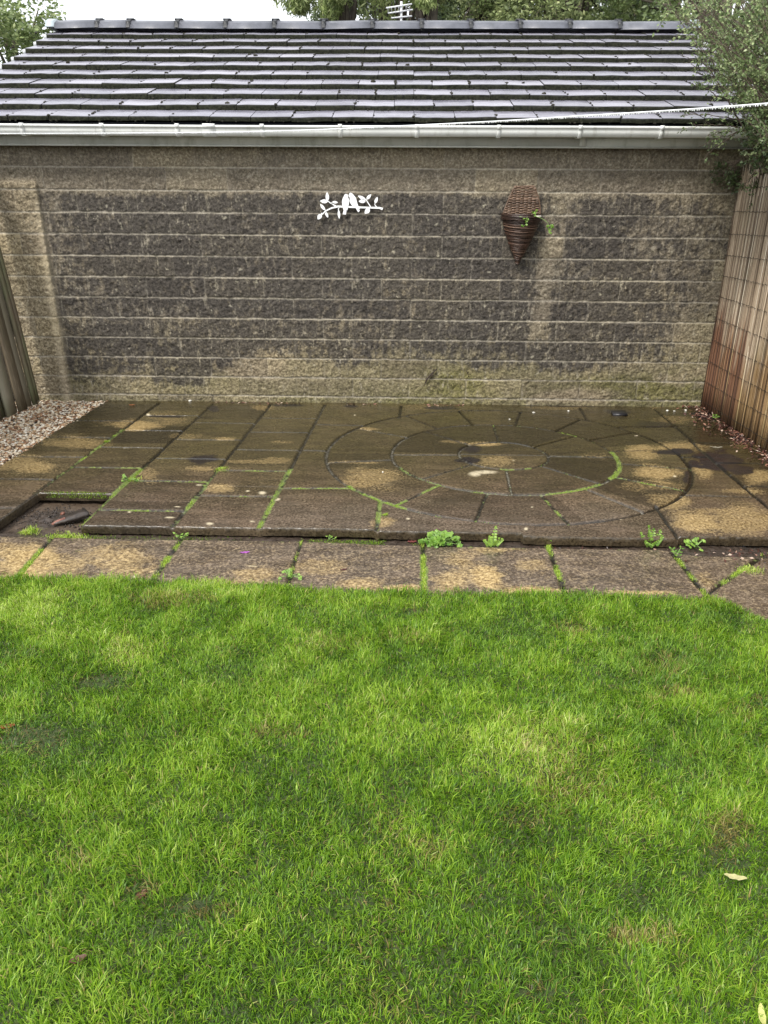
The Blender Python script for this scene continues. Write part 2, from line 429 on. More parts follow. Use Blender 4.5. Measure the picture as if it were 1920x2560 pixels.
# fascia and gutter
um = NM('white_upvc', .38); P = um.pos()
c = um.ramp(um.noise(3, 4, .6, um.scale(P, (1, 1, 3))), (.35, (.62, .64, .62)), (.7, (.78, .79, .77)))
st = um.math('MULTIPLY', um.maprange(um.noise(20, 4, .7, um.scale(P, (1, 1, .25))), .52, .75), .4)
um.col(um.mix(st, c, (.22, .21, .16)))
fm = NM('fascia_upvc', .5); P = fm.pos()
c = fm.ramp(fm.noise(2.5, 4, .6, fm.scale(P, (1, 1, 2))), (.35, (.40, .41, .37)), (.7, (.52, .52, .47)))
st = fm.math('MULTIPLY', fm.maprange(fm.noise(14, 5, .7, fm.scale(P, (1, 1, .35))), .5, .75), .6)
fm.col(fm.mix(st, c, (.16, .15, .10)))
mf = MB()
mf.box((RXL, 5.90, 1.866), (1.225, 5.918, 1.99)); mf.box((1.229, 5.90, 1.866), (RXR, 5.918, 1.99)); mf.box((1.205, 5.893, 1.868), (1.250, 5.899, 1.99))
mf.box((RXL, 5.918, 1.872), (RXR, 5.99, 1.882))
mf.box((RXL, 5.896, 1.856), (RXR, 5.918, 1.866))
GP.append(mf.build('fascia', fm.m))
# gutter: ogee-like square section
gp_ = [(5.892, 1.925), (5.835, 1.917), (5.808, 1.919), (5.797, 1.950), (5.797, 1.968), (5.790, 1.970), (5.790, 1.985), (5.800, 1.985), (5.803, 1.972), (5.804, 1.952), (5.814, 1.926), (5.835, 1.923), (5.886, 1.931), (5.886, 1.985), (5.892, 1.985)]
mg = MB(); npf = len(gp_)
gxs = np.linspace(RXL - .03, RXR + .03, 25)
V = np.array([[(x, y, z + .0025 * sin(x * 1.3)) for (y, z) in gp_] for x in gxs]).reshape(-1, 3)
i = np.arange(24)[:, None] * npf; j = np.arange(npf)[None, :]; jn = (j + 1) % npf
mg.add(V, None, np.stack([i + j, i + npf + j, i + npf + jn, i + jn], -1).reshape(-1, 4))
gutter = mg.build('gutter', um.m); GP.append(gutter)
subs = []
def gbracket(px, wd, name):
    x = WP(px, 328, 5.79)[0]
    m_ = MB()
    pts = [(5.90, 1.915), (5.832, 1.911), (5.801, 1.913), (5.790, 1.949), (5.790, 1.965), (5.784, 1.966), (5.784, 1.991), (5.802, 1.991)]
    pin = [(5.90, 1.925), (5.834, 1.918), (5.806, 1.920), (5.7965, 1.950), (5.7965, 1.969), (5.7895, 1.971), (5.7895, 1.9855), (5.802, 1.9855)]
    n_ = len(pts)
    V = [(x - wd, y, z) for y, z in pts] + [(x + wd, y, z) for y, z in pts] + [(x - wd, y, z) for y, z in pin] + [(x + wd, y, z) for y, z in pin]
    Q = [(q, q + 1, n_ + q + 1, n_ + q) for q in range(n_ - 1)] + [(q, 2 * n_ + q, 2 * n_ + q + 1, q + 1) for q in range(n_ - 1)] + [(n_ + q, n_ + q + 1, 3 * n_ + q + 1, 3 * n_ + q) for q in range(n_ - 1)]
    m_.add(V, None, Q)
    o = m_.build(name, um.m); subs.append(o)
for px in (55, 255, 443, 655, 1042, 1247, 1451, 1655, 850): gbracket(px, .013, 'gutter_bracket')
gbracket(522, .042, 'gutter_union')
reparent_keep(GP, garage)
for o in subs: o.data.transform(Matrix.Translation(-Vector(garage.location))); o.parent = gutter

# ---------- patio: paving with a circle feature, as one sheet with recessed joints
def seg_dist(X, Y, a, b):
    ax, ay = a; bx, by = b; dx, dy = bx - ax, by - ay
    t = np.clip(((X - ax) * dx + (Y - ay) * dy) / (dx * dx + dy * dy), 0, 1)
    return np.hypot(X - ax - t * dx, Y - ay - t * dy), t

def arc_pts(r, a0, a1, step=3):
    n = max(3, int(abs(a1 - a0) / step)); th = np.radians(np.linspace(a0, a1, n)); return [(CX + r * cos(t), CY + r * sin(t)) for t in th]
def U(u, y): return (u + SHEAR * (y - 3.45), y)
# joint list: (points, half width, moss amount, dark amount)
J = []
def jt(p, w=.0035, moss=.0, pale=.3): J.append((p, w, moss, pale))
BY = 5.93
jt([U(U1, 5.93), U(U1, 5.15)], .006, .0, 0); jt([U(U1, 5.15), U(U1, 3.86)], .006, .85, .2)
jt([U(U2, BY), U(U2, 4.30)], .005, .0, .1); jt([U(U2, 4.30), U(U2, 3.44)], .007, .75, .3)
jt([U(U3, BY), U(U3, 4.3)], .005, .03, .1); jt([U(U3, 4.3), U(U3, 4.05)], .005, .3, .2); jt([U(U3, 4.05), U(U3, 3.44)], .007, .7, .3)
jt([U(U4, BY), U(U4, 4.35)], .006, .0, .2); jt([U(U4, 4.35), U(U4, 3.44)], .008, .9, .3)
for y, m_ in ((5.365, 0), (4.945, 0), (4.522, .0), (4.10, .15), (3.66, .2)): jt([U(U0, y), U(U1, y)], .004, m_, .3)
for y, m_ in ((5.55, .0), (5.14, 0), (4.73, 0), (4.317, .75)): jt([U(U1, y), U(U2, y)], .003, m_, .25)
for y, m_ in ((5.35, 0), (4.93, .0), (4.52, 0), (4.10, .55), (3.653, .5)): jt([U(U2, y), U(U3, y)], .0035, m_, .85)
for y, m_ in ((5.508, 0), (5.13, .0), (4.717, 0), (4.30, .55), (3.883, .35)): jt([U(U3, y), U(U4, y)], .0035, m_, .7)
# squaring slabs round the circle
jt([(-.30, 4.022), U(U4, 4.007)], .004, .6, .6); jt([(-.11, 3.83), (-.118, 3.44)], .007, .6, .2)
jt([(1.366, 3.82), (1.350, 3.38)], .006, 0, .1); jt([(1.56, 4.0), (1.97, 3.985)], .004, 0, .8)
jt([(1.575, 5.383), (1.99, 5.40)], .007, 0, 0); jt([(1.384, 5.54), (1.41, 5.93)], .005, 0, 0)
jt([(-.02, 5.55), (-.005, 5.93)], .005, 0, 0); jt([(-.27, 5.33), U(U4, 5.34)], .003, 0, .3); jt([(-.66, 4.716), (-.48, 4.71)], .004, 0, .8)
jt([(1.79, 4.69), (1.97, 4.69)], .003, 0, .2)
XE = 1.955
jt([(XE + .04, 5.93), (XE + .035, 5.05)], .006, 0, 0); jt([(XE + .02, 5.05), (XE + .01, 4.35)], .004, 0, .2); jt([(XE + .015, 4.35), (XE + .015, 3.44)], .007, 0, 0)
for y in (5.42, 5.0, 4.58, 4.16, 3.77): jt([(XE + .02, y), (2.42, y)], .004, .05, .3)
jt([(2.40, 5.9), (2.41, 3.4)], .004, 0, 0)
# circle: discs and rings
A0 = arc_pts
jt(A0(R1, 100, 260), .0045, .1, .5); jt(A0(R1, 260, 300), .004, .5, .5); jt(A0(R1, -60, 40), .004, .15, .3); jt(A0(R1, 40, 100), .003, .0, .8)
jt(A0(R2, 150, 200), .0055, 0, .6); jt(A0(R2, 200, 226), .006, .35, .5); jt(A0(R2, 226, 283), .006, .4, 1.); jt(A0(R2, -77, -40), .007, .8, .9)
jt(A0(R2, -40, 8), .009, 1.0, .6); jt(A0(R2, 8, 35), .004, .25, .3); jt(A0(R2, 35, 75), .004, .6, .3); jt(A0(R2, 75, 150), .003, .0, .7)
jt(A0(R3, 118, 212), .0065, .0, .5); jt(A0(R3, 212, 236), .007, .9, .4); jt(A0(R3, 236, 268), .005, .2, 1.1); jt(A0(R3, 268, 290), .005, 0, .2); jt(A0(R3, 290, 306), .002, 0, 0)
jt(A0(R3, -54, 15), .006, 0, .0); jt(A0(R3, 15, 40), .004, .1, 0); jt(A0(R3, 40, 118), .004, 0, 0)
for a, m_, p_ in ((-178, 0, .9), (-138, .2, .9), (-93, .15, .9), (-46, .35, 1.), (-1, 0, 1.), (39, .1, .2), (89, .3, .2), (133, 0, .6)):
    t = radians(a); jt([(CX + R1 * cos(t), CY + R1 * sin(t)), (CX + R2 * cos(t), CY + R2 * sin(t))], .0035, m_, p_)
for a, m_, p_ in ((-170, 0, .9), (-127, .7, .4), (-104, .4, .2), (-80, .5, .2), (-57, .1, 1.), (-32.5, .6, .6), (-11, .6, .5), (9, .0, .2), (30, .0, 0), (52.7, 0, 0), (76.5, 0, 0), (101, 0, 0), (123.5, 0, .5), (149, 0, .5)):
    t = radians(a); jt([(CX + R2 * cos(t), CY + R2 * sin(t)), (CX + R3 * cos(t), CY + R3 * sin(t))], .0035, m_, p_)
jt([(CX - R1, CY + .005), (CX + R1, CY + .005)], .003, 0, .9)

def front_y(u):
    y = np.full_like(u, 3.452)
    y = np.where(u < U1, 3.10, y); y = np.where((u >= U1) & (u < U2), 3.885, y)
    y = np.where((u >= .60) & (u < 1.352), 3.400, y); y = np.where(u >= 1.352, 3.428, y); y = np.where((u >= -.118) & (u < .60), 3.436, y)
    return y + .004 * (vnoise(u * 30, u * 0, seed=5) - .5)

def slab_id(X, Y, u):
    r = np.hypot(X - CX, Y - CY); th = np.degrees(np.arctan2(Y - CY, X - CX))
    col = np.digitize(u, [U1, U2, U3, U4, XE])
    row = np.floor(Y / .42 + np.array([0, .5, 0, .4, 0, .2])[col])
    sid = col * 50 + row
    sid = np.where(col == 4, 300 + np.floor((th + 180) / 90), sid)
    sid = np.where(r < R3, 400 + np.floor((th + 189) / 22.8), sid); sid = np.where(r < R2, 500 + np.floor((th + 182) / 45), sid); sid = np.where(r < R1, 600 + (Y > CY), sid)
    return sid

def ellipses(X, Y, lst, z=0.0, seed=90, ragged=.5, brk=0.0):
    """list of (px, py, half width px, half height px, strength[, slant]) in photo pixels laid on the paving as real places"""
    m_ = np.zeros_like(X)
    wob = (fbm(X * 6 + brk, Y * 9, seed=seed, oct=5, gain=.65) - .5) * 3.2 * ragged
    for e in lst:
        px, py, a, b, s = e[:5]; sl2 = e[5] if len(e) > 5 else 0
        c0 = G(px, py, z); cx_ = G(px + a, py, z); cy_ = G(px, py - b, z)
        ax = cx_[0] - c0[0]; ay = cy_[1] - c0[1]; kx = (cy_[0] - c0[0]) / ay
        dy = (Y - c0[1]); dx = X - c0[0] - kx * dy - sl2 * dy
        d = np.sqrt((dx / ax) ** 2 + (dy / ay) ** 2)
        m_ = np.maximum(m_, s * sst(1.45, .45, d + wob))
    return m_

DRY = [(340, 1062, 75, 13, .8), (193, 1105, 85, 17, .6), (58, 1162, 85, 20, .8), (505, 1171, 48, 8, .9), (372, 1185, 28, 20, .6), (563, 1097, 30, 4, .6), (632, 1154, 75, 6, .5),
       (549, 1221, 40, 12, .75), (657, 1019, 34, 7, .6), (925, 1196, 80, 28, .55), (956, 1306, 30, 12, .75), (890, 1155, 70, 4, .5), (680, 1150, 45, 8, .5), (420, 1045, 60, 16, .35),
       (1743, 1303, 72, 27, 1.), (1850, 1300, 90, 35, .75), (1672, 1250, 55, 20, .8), (1625, 1213, 70, 14, .7), (1640, 1178, 60, 18, .85), (1608, 1130, 42, 18, .8), (1758, 1178, 22, 26, .8), (1700, 1120, 60, 14, .8),
       (1851, 1227, 60, 7, .6), (1900, 1190, 40, 20, .6), (1880, 1110, 45, 14, .4), (1130, 1105, 40, 4, .5), (1210, 1110, 45, 5, .75), (1240, 1150, 40, 14, .5), (920, 1072, 25, 4, .6), (1480, 1140, 40, 10, .2),
       (700, 1105, 30, 4, .4), (460, 1090, 40, 8, .3), (1690, 1050, 60, 10, .35), (1060, 1018, 60, 8, .3), (1640, 1015, 40, 6, .3), (1400, 1020, 80, 5, .35)]
DARK = [(1692, 1128, 52, 8, 1., 1.1), (1800, 1150, 60, 26, 1.), (1850, 1175, 30, 12, .9), (1735, 1158, 14, 10, .9), (1718, 1190, 12, 18, .6), (510, 1150, 45, 14, .6), (534, 1022, 16, 9, 1.), (415, 1041, 60, 3, .7), (1180, 1123, 28, 12, .7), (1168, 1150, 30, 9, .7),
        (1545, 1030, 40, 8, .6), (1420, 1012, 120, 5, .9), (1800, 1040, 70, 12, .8), (1870, 1090, 50, 16, .7), (1100, 1020, 50, 5, .8), (880, 1016, 20, 4, .6), (1640, 1060, 60, 8, .5), (720, 1013, 40, 4, .7), (250, 1040, 30, 7, .3)]
D6 = lambda x, y: (x / 2.592, 980 + y / 2.592)
E7 = lambda x, y: (640 + x / 2.592, 980 + y / 2.592)
E8 = lambda x, y: (1280 + x / 2.592, 980 + y / 2.592)
SP = [D6(1100, 812) + (12, 2), D6(1360, 853) + (8, 3), D6(1635, 838) + (6, 2), D6(960, 143) + (4, 2), D6(838, 776) + (4, 2), D6(1605, 640) + (5, 2), D6(1290, 603) + (7, 2), E7(40, 652) + (9, 4), E7(140, 697) + (6, 3), E7(640, 152) + (2, 2), E7(985, 822) + (4, 2), E8(1055, 545) + (4, 2),
      E8(90, 888) + (4, 3), E8(10, 445) + (3, 1), D6(1150, 742) + (8, 1), E8(705, 825) + (3, 1), E8(130, 745) + (3, 1)]
WHITE = [(1212, 1181, 30, 4, .8), (1188, 1185, 14, 6, .8)] + [(a, b, c_, d_, .9) for a, b, c_, d_ in SP]

nx, ny = 900, 430
u = np.linspace(U0, 2.45, nx)
# make sure the columns carry the sharp steps of the front edge
T = np.linspace(0, 1, ny)
uu, TT = np.meshgrid(u, T)
fy = front_y(uu); Yp = fy + (6.01 - fy) * TT
Xp = uu + SHEAR * (Yp - 3.45) * sst(.4, -.5, uu)
Zp = np.zeros_like(Xp); moss = np.zeros_like(Xp); jd = np.zeros_like(Xp); jp = np.zeros_like(Xp)
for pts, wd, ms, pale in [(p_, w_, min(1., m_ * 1.35 + (.12 if p_[0][1] < 4.6 else 0)), q_) for p_, w_, m_, q_ in J]:
    for a, b in zip(pts[:-1], pts[1:]):
        lo = np.minimum(a, b) - .06; hi = np.maximum(a, b) + .06
        sel = (Xp > lo[0]) & (Xp < hi[0]) & (Yp > lo[1]) & (Yp < hi[1])
        if not sel.any(): continue
        xs_, ys_ = Xp[sel], Yp[sel]
        wv = .009 * (fbm(xs_ * 22, ys_ * 22, seed=31, oct=3) - .5)
        d, _ = seg_dist(xs_ + wv, ys_ + wv, a, b)
        g_ = 1 - sst(wd * .8 + .001, wd * .8 + .011, d)
        jd[sel] = np.maximum(jd[sel], g_)
        jp[sel] = np.maximum(jp[sel], (1 - sst(wd * .4, wd + .004, d)) * pale)
        mn = ms * (.15 + 1.25 * vnoise(xs_ * 14, ys_ * 14, seed=33))
        moss[sel] = np.maximum(moss[sel], np.clip(mn, 0, 1) * (1 - sst(wd * 1.2, wd * 1.5 + .014 * ms, d)))
sid = slab_id(Xp, Yp, uu)
r1 = _h(sid, sid * 0, sid * 0, 5); r2 = _h(sid, sid * 0 + 1, sid * 0, 5); r3 = _h(sid, sid * 0 + 2, sid * 0, 5)
Zp += .002 * (fbm(Xp * 2.5, Yp * 2.5, seed=12, oct=3) - .5) + .0012 * (fbm(Xp * 60, Yp * 60, seed=13, oct=2) - .5) + (r1 - .5) * .004 + (r2 - .5) * .008 * (Xp - np.round(Xp)) * .5
Zp -= jd * .012 * (1 - .6 * moss)
dry = ellipses(Xp, Yp, DRY, ragged=.42, brk=sid * 3.7) * (.55 + .6 * r2); darkp = ellipses(Xp, Yp, DARK, seed=95, ragged=.55); white = ellipses(Xp, Yp, WHITE, seed=97, ragged=.2)
near = sst(4.9, 3.5, Yp)
tint = np.clip(.42 + (r3 - .5) * .85 + .18 * near, 0, 1)
olive = np.clip(sst(3.5, 5.0, Yp) * .85 + .5 * (fbm(Xp * 1.5, Yp * 1.5, seed=14) - .5), 0, 1)
# front riser: extra rows below the front edge
rows = 5
fv = []
for q in range(rows):
    t = [0, .003, .010, .024, .046][q]
    fyq = front_y(u) - [.0, .004, .006, .005, .002][q] + .009 * (fbm(u * 45, u * 0 + q * 2.2, seed=17, oct=3) - .5) * (q > 0)
    zq = np.full(nx, -t); zq[0 if q else slice(0, 0)] = -t
    xq = u + SHEAR * (fyq - 3.45) * sst(.4, -.5, u)
    fv.append(np.stack([xq, fyq, Zp[0] - t], -1))
Vp = np.concatenate([np.stack(fv[::-1]).reshape(-1, 3), np.stack([Xp, Yp, Zp], -1).reshape(-1, 3)])
def ext(a, v=None, k=1.0):
    top = np.repeat(a[0][None, :], rows, 0) * k if v is None else np.full((rows, nx), v)
    return np.concatenate([top, a]).ravel()
pm = NM('wet_paving', .3, .5); P = pm.pos()
nf = pm.noise(78, 4, .8, P); nm_ = pm.noise(38, 4, .65, P); nl = pm.noise(3.2, 4, .6, P)
wetc = pm.ramp(nf, (.36, (.016, .011, .006)), (.5, (.058, .042, .022)), (.66, (.21, .16, .095)))
wetc = pm.mix(pm.maprange(nl, .35, .62, 0, .75), wetc, pm.ramp(nf, (.36, (.028, .016, .009)), (.64, (.23, .16, .105))))
oc = pm.ramp(nf, (.36, (.016, .013, .004)), (.66, (.135, .112, .038)))
wetc = pm.mix(pm.math('MULTIPLY', pm.attr('olive'), .85), wetc, oc)
wetc = pm.mix(1.0, wetc, pm.ramp(pm.attr('tint'), (0, .34), (1, 1.12)), 'MULTIPLY')
dryc = pm.ramp(nf, (.36, (.15, .088, .026)), (.5, (.34, .235, .095)), (.64, (.58, .44, .22)))
df = pm.math('ADD', pm.attr('dry'), pm.math('MULTIPLY', pm.math('SUBTRACT', nm_, .5), .9))
df = pm.math('ADD', df, pm.math('MULTIPLY', pm.math('SUBTRACT', nf, .5), 1.3))
wetc = pm.mix(pm.math('MULTIPLY', pm.attr('pinky'), .8), wetc, pm.ramp(nf, (.34, (.050, .038, .028)), (.5, (.115, .088, .066)), (.66, (.27, .22, .17))))
dfm = pm.math('MULTIPLY', pm.maprange(df, .15, 1.05), pm.maprange(pm.attr('dry'), .02, .15))
wetc = pm.mix(pm.maprange(pm.noise(5, 5, .65, pm.scale(P, (1, 2.6, 1))), .42, .68, 0, .55), wetc, (.016, .012, .007))
c = pm.mix(pm.math('MULTIPLY', dfm, .9), wetc, dryc)
kf = pm.math('MULTIPLY', pm.maprange(pm.math('ADD', pm.attr('darkp'), pm.math('MULTIPLY', pm.math('SUBTRACT', nf, .5), 1.2)), .35, .6), pm.maprange(pm.attr('darkp'), .05, .2))
c = pm.mix(kf, c, (.016, .013, .013))
c = pm.mix(pm.attr('jd'), c, (.007, .006, .004))
jpf = pm.math('MULTIPLY', pm.attr('jp'), pm.maprange(nm_, .35, .6))
c = pm.mix(jpf, c, pm.ramp(nf, (.3, (.12, .11, .085)), (.7, (.34, .32, .26))))
mf_ = pm.maprange(pm.math('ADD', pm.attr('moss'), pm.math('MULTIPLY', pm.math('SUBTRACT', nm_, .5), 2.2)), .45, .8)
mfm = pm.math('MULTIPLY', mf_, pm.maprange(pm.attr('moss'), .05, .2))
c = pm.mix(mfm, c, pm.ramp(nf, (.3, (.045, .06, .012)), (.7, (.19, .24, .06))))
c = pm.mix(pm.math('MULTIPLY', pm.attr('white'), pm.maprange(nm_, .25, .5)), c, (.56, .49, .34))
pm.col(c)
ro = pm.maprange(pm.noise(6, 4, .6, pm.scale(P, (1, 2.2, 1))), .3, .7, .08, .40)
ro = pm.math('ADD', ro, pm.math('MULTIPLY', dfm, .30)); ro = pm.math('ADD', ro, pm.math('MULTIPLY', mfm, .5), True)
pm.rough(ro); pm.bump(pm.math('ADD', nf, pm.math('MULTIPLY', nm_, .8)), .0018, .45)
patio = mk('patio', Vp, grid_faces(nx, ny + rows), pm.m, None,
           dict(moss=ext(moss, None, .35), jd=ext(jd, .25), jp=ext(jp, .0), dry=ext(dry, None, .25), darkp=ext(darkp, .30), white=ext(white, 0), tint=ext(tint), olive=ext(olive, .35), pinky=ext(sst(4.1, 3.5, Yp) * (.2 + .6 * r1), .1)))
tag(patio, kind='structure')

# ---------- soil under the paving, in the hole and in the strip before the patio
nx2, ny2 = 620, 190
xs2 = np.linspace(-2.9, 2.7, nx2); ys2 = np.linspace(2.7, 4.05, ny2)
Xs, Ys = np.meshgrid(xs2, ys2)
inh = sst(-2.08, -2.0, Xs) * sst(-1.58, -1.66, Xs) * sst(3.42, 3.55, Ys)
lump = fbm(Xs * 14, Ys * 14, seed=70, oct=5, gain=.6)
crumb = np.exp(-(((Xs + 1.84) / .15) ** 2 + ((Ys - 3.66) / .13) ** 2))
Zs = -.056 + .008 * (lump - .5) + inh * (-.012 + crumb * (.05 * np.abs(lump - .5) ** .8 + .012)) + .012 * (fbm(Xs * 5, Ys * 5, seed=71) - .5) * (1 - inh)
Zs = np.where((Ys > 3.46) & ((Xs < -2.1) | (Xs > -1.56)), -.07, Zs)
mm = NM('wet_mud', .25, .5); P = mm.pos()
a_ = mm.noise(40, 5, .65, P)
mud = mm.ramp(a_, (.3, (.018, .013, .010)), (.7, (.07, .052, .040)))
smooth_ = mm.ramp(a_, (.3, (.050, .036, .026)), (.7, (.11, .080, .056)))
mm.col(mm.mix(mm.attr('silt'), mud, smooth_)); mm.rough(mm.maprange(a_, .3, .7, .2, .6)); mm.bump(mm.noise(120, 4, .7, P), .004, .7)
silt = inh * sst(.55, .2, crumb + .3 * (lump - .5)) 
mudo = mk('soil', np.stack([Xs, Ys, Zs], -1).reshape(-1, 3), grid_faces(nx2, ny2), mm.m, None, dict(silt=silt.ravel()), True); tag(mudo, kind='structure')

# ---------- path of square slabs in front of the patio
PZ = -.044
PJ = [([(-1.722, 3.40), (-1.67, 2.7)], .010, .75), ([(-1.077, 3.41), (-1.09, 2.7)], .011, .9), ([(-.486, 3.40), (-.485, 2.7)], .006, .55), ([(.113, 3.40), (.105, 2.7)], .010, .9), ([(.723, 3.4), (.705, 2.7)], .010, .8),
      ([(1.305, 3.38), (1.31, 2.9)], .011, .55), ([(1.29, 2.88), (1.40, 3.0)], .007, .1), ([(1.40, 3.0), (1.62, 3.21)], .010, .9), ([(1.62, 3.21), (1.80, 3.39)], .012, .5)]
PDRY = [(50, 1395, 80, 45, .85), (300, 1400, 90, 35, .55), (170, 1420, 60, 25, .5), (640, 1435, 60, 14, .5), (905, 1460, 55, 16, .55), (560, 1460, 120, 14, .45), (1150, 1400, 50, 18, .45), (1130, 1450, 50, 30, .6), (1215, 1445, 40, 30, .9), (1010, 1470, 50, 8, .9), (1330, 1478, 70, 10, .9), (1330, 1410, 40, 14, .4),
        (1600, 1482, 90, 6, .8), (1245, 1375, 50, 9, .5), (800, 1420, 70, 20, .35), (1760, 1455, 30, 20, .3)]
nx3, ny3 = 760, 200
xs3 = np.linspace(-2.9, 2.7, nx3); t3 = np.linspace(0, 1, ny3)
Xq, Tq = np.meshgrid(xs3, t3)
back = 3.385 - .03 * sst(-.6, .2, Xq) - .06 * sst(1.25, 1.4, Xq) + .012 * (fbm(Xq * 3, Xq * 0, seed=77, oct=3) - .5)
fr3 = np.where(Xq > 1.2, np.interp(Xq, [1.2, 1.33, 1.49, 1.75, 1.95, 2.1, 2.15], [2.75, 2.70, 2.52, 2.15, 1.7, 1.0, .3]), 2.75)
Yq = fr3 + (back - fr3) * Tq
Zq = np.full_like(Xq, PZ); mq = np.zeros_like(Xq); jq = np.zeros_like(Xq)
for pts, wd, ms in PJ:
    for a, b in zip(pts[:-1], pts[1:]):
        wv = .010 * (fbm(Xq * 18, Yq * 18, seed=35, oct=3) - .5)
        d, _ = seg_dist(Xq + wv, Yq + wv, a, b)
        jq = np.maximum(jq, 1 - sst(wd * .7, wd * .7 + .008, d))
        mq = np.maximum(mq, np.clip(ms * (.1 + 1.3 * vnoise(Xq * 13, Yq * 13, seed=37)), 0, 1) * (1 - sst(wd, wd + .02 * ms, d)))
sidp = np.digitize(Xq, [-1.70, -1.08, -.485, .11, .715, 1.305, 1.7]); rp_ = _h(sidp, sidp * 0, sidp * 0, 15)
Zq += (rp_ - .5) * .006 - jq * .012 * (1 - .5 * mq) + .0014 * (fbm(Xq * 60, Yq * 60, seed=38, oct=2) - .5) + .003 * (fbm(Xq * 2, Yq * 2, seed=39) - .5)
Zq[-1] -= .03
edgeg = sst(.05, .0, back - Yq) * .6 * fbm(Xq * 12, Yq * 12, seed=44)
dryq = np.clip(ellipses(Xq, Yq, PDRY, PZ, seed=98, ragged=.6) + .14, 0, 1)
path = mk('path', np.stack([Xq, Yq, Zq], -1).reshape(-1, 3), grid_faces(nx3, ny3), pm.m, None,
          dict(moss=np.maximum(mq, edgeg).ravel(), jd=jq.ravel(), jp=np.zeros(Xq.size), dry=dryq.ravel(), darkp=np.zeros(Xq.size), white=ellipses(Xq, Yq, [D6(870, 1197) + (6, 3, .9), D6(1640, 1130) + (12, 1.5, .5)], PZ, ragged=.2).ravel(), tint=(1.0 + .5 * (rp_ - .5) - .5 * sst(1.35, 1.7, Xq)).ravel(), olive=(.05 * np.ones(Xq.size)), pinky=(.75 + .25 * rp_).ravel()))
tag(path, kind='structure')

# ---------- lawn
LEDGE = [(-3.5, 3.03), (-1.786, 3.003), (-1.066, 2.96), (-.426, 2.925), (.106, 2.915), (.692, 2.915), (1.265, 2.913), (1.33, 2.88), (1.487, 2.706), (1.75, 2.33), (1.95, 1.9), (2.1, 1.2), (2.15, -.6)]
le = np.array(LEDGE)
def lawn_edge(x): return np.where(x <= 1.33, np.interp(x, le[:8, 0], le[:8, 1]), np.interp(x, le[7:, 0], le[7:, 1])) - .052
def lawn_z(x, y): return PZ + .012 + .036 * (fbm(x * 2.2, y * 2.2, seed=80, oct=3) - .5) - .004
HOLLOW = [(255, 1722, 60, 22, 1.), (90, 1860, 70, 28, .9), (640, 1845, 40, 14, .5), (500, 2285, 70, 28, 1.), (355, 2240, 40, 22, .8), (1650, 1655, 50, 16, .6), (1400, 2360, 50, 22, .9), (1330, 2500, 50, 25, .7), (1890, 1765, 40, 16, .7), (1040, 1530, 30, 8, .9), (60, 1645, 40, 12, .5),
          (1700, 2440, 50, 18, .6), (1260, 2120, 30, 12, .6), (1600, 2110, 35, 12, .7), (1835, 2165, 30, 14, .9), (880, 2420, 60, 20, .5), (620, 1720, 30, 10, .4), (590, 1640, 40, 10, .5), (780, 1720, 30, 10, .4), (1180, 1950, 50, 16, .4), (160, 1500, 30, 8, .7)]
DRYG = [(1815, 2085, 55, 45, 1.), (1790, 2130, 40, 30, .6), (430, 1510, 80, 16, .5), (1680, 1745, 50, 18, .55), (1640, 1760, 25, 10, .8), (1400, 1960, 110, 50, .45), (1320, 2060, 90, 40, .45), (1430, 1580, 50, 14, .5), (1010, 1600, 70, 20, .35), (680, 1840, 60, 20, .5), (1080, 2130, 60, 25, .3), (1350, 2480, 70, 35, .35), (1570, 2360, 40, 20, .9), (1650, 2360, 35, 20, .8),
        (520, 2300, 80, 25, .55), (360, 2240, 50, 20, .5), (820, 1620, 80, 20, .3), (1660, 1680, 80, 20, .3), (960, 2200, 50, 300, .15), (1860, 1800, 50, 30, .35), (310, 1640, 40, 40, .2), (1380, 1880, 150, 60, .25), (980, 2500, 50, 40, .4), (200, 2160, 60, 30, .3)]
YELG = [(320, 1640, 60, 35, .9), (90, 1520, 110, 50, .9), (180, 1600, 100, 40, .6), (520, 1480, 150, 18, .7), (980, 1510, 120, 20, .6), (1450, 1580, 80, 30, .5), (1300, 1900, 160, 80, .7), (60, 1980, 80, 40, .4), (1740, 1520, 80, 20, .6), (1000, 1850, 90, 60, .35), (1050, 1600, 90, 30, .6), (420, 2380, 200, 60, .2), (1080, 2100, 120, 60, .5), (840, 1500, 90, 20, .5), (1890, 1580, 50, 30, .5), (1560, 2060, 80, 40, .4)]
BLUG = [(1650, 1660, 150, 60, .7), (1780, 1900, 130, 70, .5), (1250, 1580, 110, 40, .5), (1500, 1800, 120, 60, .4), (1450, 2420, 200, 100, .6), (600, 1700, 150, 60, .4), (100, 1880, 130, 60, .6), (1800, 1560, 100, 30, .6), (1650, 2250, 120, 80, .4), (120, 2350, 150, 120, .3), (900, 1560, 80, 30, .3)]
nx4, ny4 = 200, 160
xs4 = np.linspace(-3.2, 2.15, nx4); t4 = np.linspace(0, 1, ny4)
Xl, Tl = np.meshgrid(xs4, t4)
el = lawn_edge(Xl) - .02; Yl = -.6 + (el + .6) * Tl
Zl = lawn_z(Xl, Yl) + .003
lm = NM('lawn_thatch', .9); P = lm.pos()
lm.col(lm.ramp(lm.noise(60, 5, .7, P), (.3, (.022, .032, .008)), (.55, (.045, .065, .016)), (.75, (.12, .12, .05)))); lm.bump(lm.noise(150, 3), .006)
lawn = mk('lawn', np.stack([Xl, Yl, Zl], -1).reshape(-1, 3), grid_faces(nx4, ny4), lm.m); tag(lawn, kind='structure')

